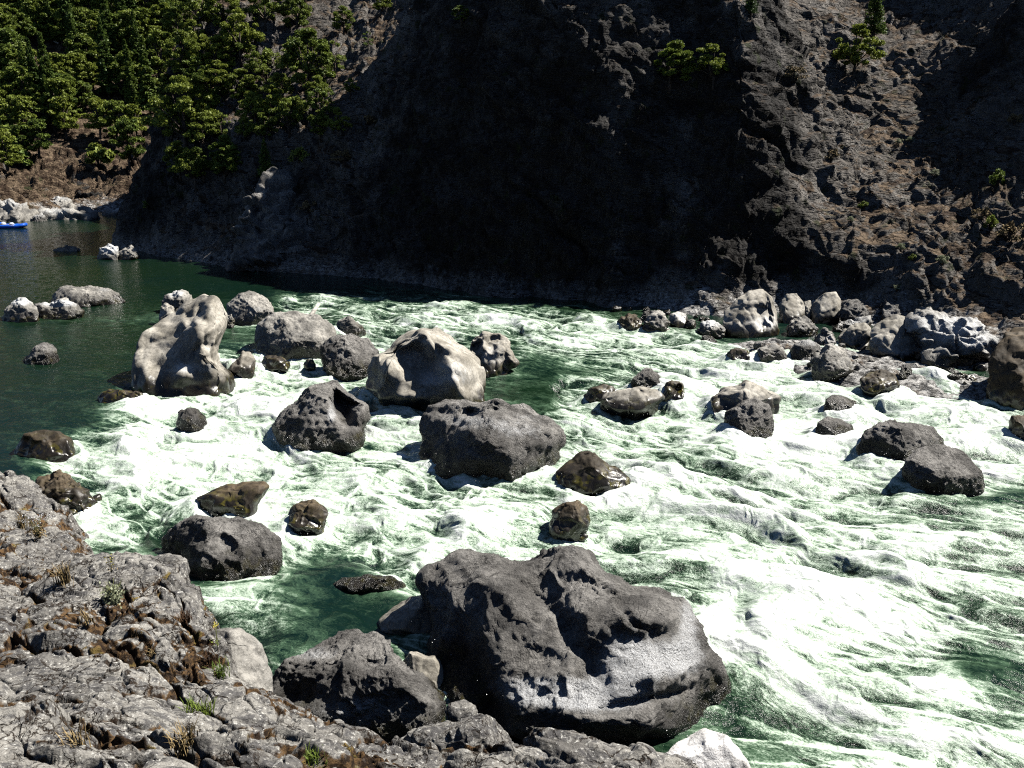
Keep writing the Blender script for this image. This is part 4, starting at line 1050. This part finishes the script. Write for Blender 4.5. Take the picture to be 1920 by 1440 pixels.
def shrub(seed, mat='shrub', leaf=0.12, n=12, per=90):
    """about 1.6 m tall and 2 m across"""
    rng = np.random.RandomState(seed); root = bpy.data.objects.new('shrub', None); COL.objects.link(root)
    t = Parts(); blobs = []
    for k in range(n):
        a = rng.uniform(0, 6.283); r = rng.uniform(0.1, 0.85); z = rng.uniform(0.25, 1.35) * (1.15 - r * 0.5)
        x, y = r * math.cos(a), r * math.sin(a)
        blobs.append((x, y, z, rng.uniform(0.22, 0.42), rng.uniform(0.18, 0.32)))
        t.tube([(0, 0, -0.3), (x * 0.5, y * 0.5, z * 0.55), (x, y, z)], [0.04, 0.03, 0.012], 4)
    t.build('stem', MAT['bark'], root)
    V, Fq = crown_cloud(rng, blobs, per, leaf)
    link('foliage', mesh_from('foliage', V, Fq, False), MAT[mat], root)
    return root

PROTO = {}
def proto(key, fn, *a, **k):
    PROTO[key] = [fn(*a, **k), False]
for i_ in range(3): proto('oak%d' % i_, oak, 200 + i_, 0.21, 1.0, 44, 150)
for i_ in range(2): proto('fir%d' % i_, fir, 210 + i_, 0.26, 11.5, 1.6, 24)
for i_ in range(2): proto('shr%d' % i_, shrub, 220 + i_, 'shrub', 0.20)
proto('noak0', oak, 230, 0.17, 1.0, 46, 230); proto('noak1', oak, 231, 0.17, 1.15, 40, 220, 'oak', 0.5)
proto('nfir', fir, 232, 0.10, 5.0, 1.25, 22)
proto('bright', oak, 233, 0.16, 1.0, 20, 130, 'shrub')
proto('sage', shrub, 234, 'sage', 0.09, 12, 110); proto('nshr', shrub, 235, 'shrub', 0.09, 14, 150); proto('dry', shrub, 236, 'straw', 0.09, 12, 110)

def plant(key, P, scale, label, cat, group=None, rot=None, sx=1.0):
    src, used = PROTO[key]
    if not used:
        o = src; PROTO[key][1] = True
    else:
        o = src.copy(); COL.objects.link(o)
        for ch in src.children:
            c = ch.copy(); c.parent = o; COL.objects.link(c)
    o.location = Vector(P); o.scale = (scale * sx, scale * (1 if sx < 1.3 else sx * 0.7), scale)
    o.rotation_euler = (0, 0, random.uniform(0, 6.283) if rot is None else rot)
    for k in ('label', 'category', 'group'):
        if k in o: del o[k]
    tag(o, label, cat, group)
    return o

ORD = ['first', 'second', 'third', 'fourth', 'fifth', 'sixth', 'seventh', 'eighth', 'ninth', 'tenth', 'eleventh', 'twelfth', 'thirteenth', 'fourteenth', 'fifteenth',
       'sixteenth', 'seventeenth', 'eighteenth', 'nineteenth', 'twentieth']
bare = [(85, 125, 34, 40), (205, 235, 55, 22), (95, 275, 26, 22), (180, 190, 22, 16), (385, 15, 18, 22), (150, 300, 45, 12), (350, 100, 14, 30)]
rngT = np.random.RandomState(5)
row = 0
for v0 in range(312, -150, -25):
    step = 30 if v0 > 220 else 23
    us = np.arange(-20, 335, step) + rngT.uniform(-8, 8, len(np.arange(-20, 335, step)))
    keep = []
    for u_ in us:
        v_ = v0 + rngT.uniform(-9, 9)
        if v0 > 290 and not (150 < u_ < 330 or u_ < 60): continue
        if any(((u_ - a) / c) ** 2 + ((v_ - b) / d) ** 2 < 1 for a, b, c, d in bare): continue
        if rngT.uniform() < 0.24: continue
        keep.append((u_, v_))
    if not keep: continue
    for k_, (u_, v_) in enumerate(keep):
        P = far_at(u_, v_)
        if P[1] < 112: continue
        q = rngT.uniform()
        if v0 > 255: key = ['shr0', 'shr1', 'oak0', 'oak1'][int(q * 4)]
        else: key = 'fir%d' % (int(q * 1e4) % 2) if q < 0.22 else 'oak%d' % (int(q * 1e4) % 3)
        dist = P[1]
        hm = {'shr': 2.6, 'oak': 1.0, 'fir': 1.0}[key[:3]] * rngT.uniform(0.75, 1.25) * dist / 165
        kind = {'shr': 'yellow green shrub', 'oak': 'rounded green oak', 'fir': 'dark pointed fir'}[key[:3]]
        plant(key, P, hm, '%s on the far hillside, row %d above the shore, %s from left' % (kind, row + 1, ORD[k_]),
              'shrub' if key[:3] == 'shr' else 'tree', 'trees and shrubs on the far hillside')
    row += 1

SPUR = 'trees on the dark spur'
for key, u_, v_, px, sx, label in [
    ('noak0', 585, 172, 118, 1.0, 'broad sunlit oak leaning out of the dark spur, largest crown there'),
    ('noak1', 452, 112, 90, 1.0, 'oak with a pale branch high on the left of the spur'),
    ('bright', 532, 182, 66, 1.1, 'bright green low oak left below the broad sunlit oak'),
    ('noak0', 455, 192, 66, 1.2, 'flat topped oak in the middle of the spur below the pale branched oak'),
    ('bright', 598, 250, 80, 0.8, 'pale leaved oak hanging below the broad sunlit oak'),
    ('noak1', 350, 285, 140, 0.75, 'tall narrow green tree on the left flank of the spur'),
    ('noak0', 395, 215, 90, 0.9, 'dim oak right of the tall narrow tree on the spur flank'),
    ('noak1', 380, 60, 90, 1.0, 'oak at the top left of the spur against the far hillside'),
    ('noak0', 345, 150, 90, 0.9, 'oak on the skyline edge of the spur above the tall narrow tree'),
    ('noak1', 500, 60, 80, 1.0, 'shaded oak at the top edge above the broad sunlit oak'),
    ('bright', 415, 262, 50, 0.9, 'small pale green tree low on the spur in deep shade'),
    ('bright', 460, 258, 50, 0.8, 'small tree with whitish leaves right of the small pale green one'),
    ('nfir', 497, 338, 74, 1.0, 'small pointed fir standing on the lit rock outcrop'),
    ('noak0', 420, 330, 80, 1.1, 'dim oak in deep shade left of the small pointed fir'),
    ('noak1', 365, 350, 70, 1.0, 'dim oak low on the left flank above the river'),
    ('noak0', 480, 240, 70, 1.1, 'shaded oak in the middle of the dark spur'),
    ('noak1', 545, 250, 66, 1.0, 'shaded oak directly below the bright green low oak'),
    ('noak0', 425, 60, 80, 1.0, 'oak at the top edge left of the shaded top oak'),
    ('bright', 620, 215, 46, 1.0, 'bright ragged oak at the right foot of the broad sunlit oak'),
    ('noak1', 320, 95, 80, 0.9, 'oak on the upper skyline edge of the spur'),
    ('noak0', 560, 60, 70, 1.0, 'dark oak at the top edge right of the shaded top oak'),
    ('noak1', 655, 180, 34, 1.2, 'little oak bush on the left edge of the lit brown slope'),
    ('noak0', 645, 60, 50, 1.1, 'olive oak at the top of the lit brown slope'),
    ('bright', 690, 88, 30, 0.9, 'tiny bright tree on the lit brown slope'),
    ('noak1', 715, 28, 40, 1.2, 'low oak at the very top of the lit brown slope'),
    ('noak0', 862, 48, 34, 1.6, 'faint spreading tree right of the lit brown slope'),
    ('noak0', 1255, 165, 86, 1.5, 'left half of the spreading green tree on the black cliff'),
    ('noak1', 1335, 162, 74, 1.2, 'right smaller crown of the spreading green tree on the black cliff'),
    ('noak1', 1597, 142, 98, 1.0, 'round green tree with visible trunk on the lit scree ridge'),
    ('nfir', 1640, 66, 110, 0.8, 'dark fir cut by the top edge above the lit scree'),
    ('nfir', 1410, 30, 60, 1.1, 'dark little fir on the ridge top left of the scree')]:
    P = far_at(u_, v_)
    full = {'noak0': 6.7, 'noak1': 6.7, 'bright': 6.7, 'nfir': 5.0}[key]
    dep = (P - np.array([0, 0, CAM_H])) @ FWD
    plant(key, P, px * dep / F / full, label, 'tree', SPUR if u_ < 900 else 'trees on the cliffs', sx=sx)

rngP = np.random.RandomState(77); rowp = 0
for v0 in range(330, -60, -36):
    k_ = 0
    lo = 325 if v0 > 120 else 340
    for u0 in range(lo, 640 if v0 < 260 else 480, 44):
        u_, v_ = u0 + rngP.uniform(-14, 14), v0 + rngP.uniform(-12, 12)
        if rngP.uniform() < 0.38: continue
        P = far_at(u_, v_)
        if P[1] < 70 or P[1] > 118: continue
        key = ['noak0', 'noak1', 'bright', 'noak0', 'noak1', 'nshr'][rngP.randint(6)]
        full = 1.6 if key == 'nshr' else 6.7
        dep = (P - np.array([0, 0, CAM_H])) @ FWD
        plant(key, P, rngP.uniform(38, 74) * (0.6 if key == 'nshr' else 1) * dep / F / full, '%s on the spur, row %d from below, %s from left' % ({'noak0': 'small oak', 'noak1': 'small leaning oak', 'bright': 'light green bushy tree', 'nshr': 'low shrub'}[key], rowp + 1, ORD[k_]),
              'shrub' if key == 'nshr' else 'tree', SPUR, sx=rngP.uniform(0.9, 1.25))
        k_ += 1
    rowp += 1
for key, u_, v_, px, sx, label in [
    ('sage', 1685, 268, 12, 1.2, 'left of two grey green tufts under the lit scree'),
    ('sage', 1709, 266, 12, 1.2, 'right of two grey green tufts under the lit scree'),
    ('sage', 1756, 330, 16, 1.2, 'pale shrub on the dark ledge right of the scree tongue'),
    ('nshr', 1858, 424, 28, 0.8, 'bright green shrub on the right slope above the silver rocks'),
    ('nshr', 1868, 346, 34, 0.8, 'tall olive shrub in shade near the right edge'),
    ('sage', 1692, 466, 14, 1.2, 'small grey green shrub in shade left above the silver rocks'),
    ('nshr', 1713, 486, 14, 1.2, 'low green shrub just below the small grey green one'),
    ('sage', 1768, 494, 20, 1.0, 'grey green shrub at the left end of the silver rocks'),
    ('dry', 1895, 448, 40, 1.3, 'dry olive bush at the right edge above the silver rocks'),
    ('dry', 1840, 408, 26, 1.2, 'brown dry bush left of the bright green shrub'),
    ('dry', 1560, 296, 22, 1.3, 'dry straw bush on the brown ridge crest'),
    ('nshr', 1622, 390, 16, 1.3, 'low green and brown bush on the ridge flank'),
    ('dry', 1490, 150, 30, 1.3, 'reddish dry bush on the upper ridge prow'),
    ('sage', 1592, 414, 12, 1.1, 'tiny grey bush under the ridge flank'),
    ('dry', 1900, 230, 20, 1.2, 'dry tuft in shadow at the upper right edge'),
    ('sage', 1680, 546, 14, 1.0, 'pale little shrub above the boulder heap'),
    ('dry', 690, 230, 20, 1.5, 'dry bush at the foot of the lit brown slope'),
    ('dry', 640, 300, 24, 1.6, 'dry bush on the rock step below the lit brown slope'),
    ('nshr', 560, 300, 30, 1.3, 'green bush behind the lit rock outcrop'),
    ('dry', 575, 395, 24, 1.4, 'dry bush on the right flank of the lit rock outcrop'),
    ('nshr', 275, 388, 16, 1.6, 'green bush at the waterline where river meets the spur')]:
    P = far_at(u_, v_)
    dep = (P - np.array([0, 0, CAM_H])) @ FWD
    plant(key, P, px * dep / F / 1.55, label, 'shrub', 'shrubs on the cliffs', sx=sx)
for k, (o, used) in PROTO.items():
    if not used:
        for c in list(o.children): bpy.data.objects.remove(c)
        bpy.data.objects.remove(o)

# bleached fallen trunks on the far hillside
for (a, b), label in [(((86, 118), (104, 150)), 'left bleached fallen trunk on the bare hillside patch'), (((98, 108), (112, 148)), 'right bleached fallen trunk on the bare hillside patch'),
                      (((98, 78), (112, 84)), 'short bleached log lying above the bare hillside patch'), (((368, 118), (376, 134)), 'pale dead branch on the spur skyline')]:
    A, B = far_at(*a), far_at(*b)
    p_ = Parts(); p_.tube([A + [0, 0, .3], (A + B) / 2 + [0, 0, .45], B + [0, 0, .3]], [0.12, 0.2, 0.24])
    tag(p_.build('fallen_trunk', MAT['snag']), label, 'fallen tree', 'bleached trunks on the hillside')

# driftwood pole propped behind the wide flat boulder
A, B = W(570, 616, 1.0), None
A = np.array([0, 0, CAM_H]) + ray(575, 602) * 53.5; B = np.array([0, 0, CAM_H]) + ray(598, 569) * 54.5
p_ = Parts(); p_.tube([A, A * .5 + B * .5 + [0.03, 0, 0.02], B], [0.17, 0.14, 0.11])
tag(p_.build('driftwood_log', MAT['snag']), 'pale driftwood pole sticking up behind the wide flat boulder', 'driftwood')

# ------------------------------------------------------------------ rafts at the far shore
def raft(P, rz, label):
    root = bpy.data.objects.new('raft', None); COL.objects.link(root)
    root.location = Vector(P); root.rotation_euler = (0, 0, rz); root.scale = (0.8, 0.8, 0.85)
    tag(root, label, 'raft', 'rafts moored at the far shore')
    t = Parts(); pts = []
    for k in range(33):
        a = 2 * math.pi * k / 32
        x = 2.0 * math.copysign(abs(math.cos(a)) ** 0.55, math.cos(a)); y = 0.8 * math.copysign(abs(math.sin(a)) ** 0.6, math.sin(a))
        pts.append((x, y, 0.22 + 0.30 * max(0, abs(x) - 1.2) ** 1.5))
    t.tube(pts, [0.26] * 33, 8); t.build('tube', MAT['raft'], root)
    for x in (-0.6, 0.6):
        t = Parts(); t.tube([(x, -0.75, 0.35), (x, 0, 0.37), (x, 0.75, 0.35)], [0.17] * 3, 6); t.build('thwart', MAT['raft'], root)
    t = Parts(); t.tube([(-1.2, 0, 0.3), (-1.15, 0.05, 0.5), (-1.1, 0, 0.75)], [0.42, 0.45, 0.25], 6); t.build('gear_bag', MAT['gear'], root)
    t = Parts(); t.tube([(0.1, -0.1, 0.3), (0.1, 0, 0.5), (0.12, 0, 0.72)], [0.40, 0.42, 0.2], 6); t.build('gear_bag', MAT['gear'], root)
    t = Parts(); t.tube([(-1.9, -1.0, 0.5), (0, -1.05, 0.55), (0.9, -1.1, 0.4)], [0.03] * 3, 4); t.build('oar', MAT['snag'], root)
    return root
raft(W(22, 427), 0.05, 'blue raft with pale gear moored at the far left shore')
raft(W(-18, 425), -0.15, 'blue raft cut by the left edge behind the other one')

# ------------------------------------------------------------------ plants on the near ledge
def tuft(P, h, n, mat, label, cat='grass tuft', spread=0.5, name='grass_tuft', w=0.006):
    rng = np.random.RandomState(int(abs(P[0]) * 1000) % 9999); V, Fq = [], []
    for k in range(n):
        a = rng.uniform(0, 6.283); L = h * rng.uniform(0.5, 1.1); b = np.array([rng.normal() * 0.05, rng.normal() * 0.05, -0.03])
        lean = spread * rng.uniform(0.2, 1.2); d = np.array([math.cos(a), math.sin(a), 0]); sd_ = np.array([-d[1], d[0], 0]) * w
        p0, p1, p2 = b, b + d * L * lean * 0.3 + [0, 0, L * 0.6], b + d * L * lean + [0, 0, L * (1 - 0.3 * lean)]
        i = len(V); V += [p0 - sd_, p0 + sd_, p1 + sd_ * .8, p1 - sd_ * .8, p2 + sd_ * .2, p2 - sd_ * .2]
        Fq += [[i, i + 1, i + 2, i + 3], [i + 3, i + 2, i + 4, i + 5]]
    o = link(name, mesh_from(name, np.array(V), np.array(Fq), False), MAT[mat]); o.location = Vector(P)
    return tag(o, label, cat, 'plants growing on the near ledge')

def ledge_plant(P, h, leafmat, label, flower=None, n=7, leafn=60, leaf=0.03, name='flowering_plant', cat='plant', wide=0.5):
    rng = np.random.RandomState(int(abs(P[0] * 777)) % 9999)
    root = bpy.data.objects.new(name, None); COL.objects.link(root); root.location = Vector(P)
    tag(root, label, cat, 'plants growing on the near ledge')
    st, C, Fl = Parts(), [], []
    for k in range(n):
        a = rng.uniform(0, 6.283); r = rng.uniform(0.1, 1) * wide * h * 0.5; L = h * rng.uniform(0.6, 1.05)
        top = np.array([r * math.cos(a), r * math.sin(a), L]); mid = top * [0.4, 0.4, 0.55]
        st.tube([(0, 0, -0.05), mid, top], [0.005, 0.004, 0.003], 4)
        m_ = leafn // n
        t_ = rng.uniform(0.05, 0.8 if flower else 1.0, m_)[:, None]
        C.append(mid * t_ * 1.2 + rng.normal(size=(m_, 3)) * 0.03 * (1 + wide))
        Fl.append(top + rng.normal(size=(14, 3)) * [0.022, 0.022, 0.03])
    st.build('stem', MAT['stem'], root)
    V, Fq = leaf_quads(np.concatenate(C), leaf, rng, 0, 1.9); link('leaves', mesh_from('leaves', V, Fq, False), MAT[leafmat], root)
    if flower:
        V, Fq = leaf_quads(np.concatenate(Fl), 0.016, rng, 0, 1.0); link('flowers', mesh_from('flowers', V, Fq, False), MAT[flower], root)
ledge_plant(bank_at(448, 1235), 0.78, 'shrub', 'tall thin yellow flowered weed, the taller one above the eddy', 'yellow', 5, 40, 0.022, wide=0.5)
ledge_plant(bank_at(405, 1215), 0.50, 'shrub', 'shorter yellow flowered weed left of the taller one', 'yellow', 3, 24, 0.022, wide=0.3)
ledge_plant(bank_at(215, 1125), 0.34, 'sage', 'dense pale green leafy plant in a crack of the ledge', None, 22, 420, 0.035, 'leafy_plant', wide=1.3)
ledge_plant(bank_at(75, 1005), 0.60, 'straw', 'white flowered dry tuft at the left edge rocks', 'greyflower', 26, 200, 0.035, wide=1.2)
ledge_plant(bank_at(208, 1070), 0.30, 'straw', 'small yellow flowered weed behind the pale green leafy plant', 'yellow', 4, 20, 0.02, wide=0.5)
for u_, v_, h_, n_, mat_, lab in [
    (120, 1090, 0.40, 130, 'straw', 'ochre dry grass tuft below the left edge rocks'), (40, 985, 0.45, 120, 'straw', 'dry grass tuft beside the white flowered tuft'),
    (415, 1262, 0.26, 90, 'shrub', 'green grass tuft near the whitish sloping rock'), (398, 1240, 0.22, 60, 'moss', 'brown grass tuft left of the green tuft'),
    (388, 1335, 0.22, 60, 'shrub', 'small olive tuft in a crack above the bottom ledge'), (360, 1330, 0.20, 50, 'shrub', 'thin green tuft left of the small olive one'),
    (345, 1400, 0.28, 90, 'straw', 'straw tuft in the brown gully near the bottom'), (590, 1422, 0.16, 60, 'shrub', 'little green tuft at the foot of the wedge boulder'),
    (295, 1235, 0.24, 70, 'straw', 'pale straw tuft on the middle of the ledge'), (160, 1165, 0.30, 30, 'straw', 'sparse straw stems beside the long pale slab'),
    (350, 1160, 0.22, 90, 'moss', 'brown moss tuft hanging at the ledge block edge'), (530, 1275, 0.45, 6, 'straw', 'few thin straws against the wedge boulder'),
    (145, 1390, 0.18, 50, 'straw', 'small straw tuft low on the left slab')]:
    tuft(bank_at(u_, v_), h_, n_, mat_, lab)

# small stones between the boulders of the right bank
rngS = np.random.RandomState(9)
spots = []
while len(spots) < 38:
    u_ = rngS.uniform(1150, 1850); top = np.interp(u_, [1150, 1350, 1500, 1700, 1850], [606, 602, 592, 600, 690])
    bot = np.interp(u_, [1150, 1350, 1420, 1500, 1600, 1700, 1850], [618, 636, 668, 688, 706, 712, 738])
    spots.append((u_, rngS.uniform(top, bot)))
spots.sort(key=lambda q: (round(q[1] / 24), q[0]))
cnt = {}
for k, (u_, v_) in enumerate(spots):
    P = far_at(u_, v_); rr = rngS.uniform(0.14, 0.36)
    V, Fa = ico(4)
    s_ = rngS.uniform(0.6, 1.2, 3) * rr
    q = V * 1.0
    for _ in range(8):
        n = rngS.normal(size=3); n /= np.linalg.norm(n); q = q - np.outer(np.maximum(q @ n - 0.72, 0) * 0.85, n)
    q = q * s_ * (1 + 0.12 * fbm(V * 1.8 + k * 3, 3, 120))[:, None]
    kind = ['ang', 'pale', 'ang', 'pit', 'white'][int(rngS.uniform(0, 5))]
    kn = {'ang': 'grey', 'pale': 'tan', 'pit': 'dark', 'white': 'whitish'}[kind]
    rw = int(round(v_ / 24)); key = (rw, kn); cnt[key] = cnt.get(key, 0) + 1
    rname = {25: 'backmost row', 26: 'second row', 27: 'third row', 28: 'fourth row', 29: 'fifth row', 30: 'front row', 31: 'foremost row'}.get(rw, 'rear row')
    o = link('stone', mesh_from('stone', q, Fa, True, {'bleach': np.full(len(q), -0.3), 'wet': np.ones(len(q))}), MAT[kind])
    o.location = (P[0], P[1], max(P[2], 0.0) + rr * 0.15)
    tag(o, '%s small stone of the right bank heap, %s, %s %s one from left' % (kn, rname, ORD[cnt[key] - 1], kn), 'stone', 'small stones of the right bank heap')
print('all', time.time() - T0)
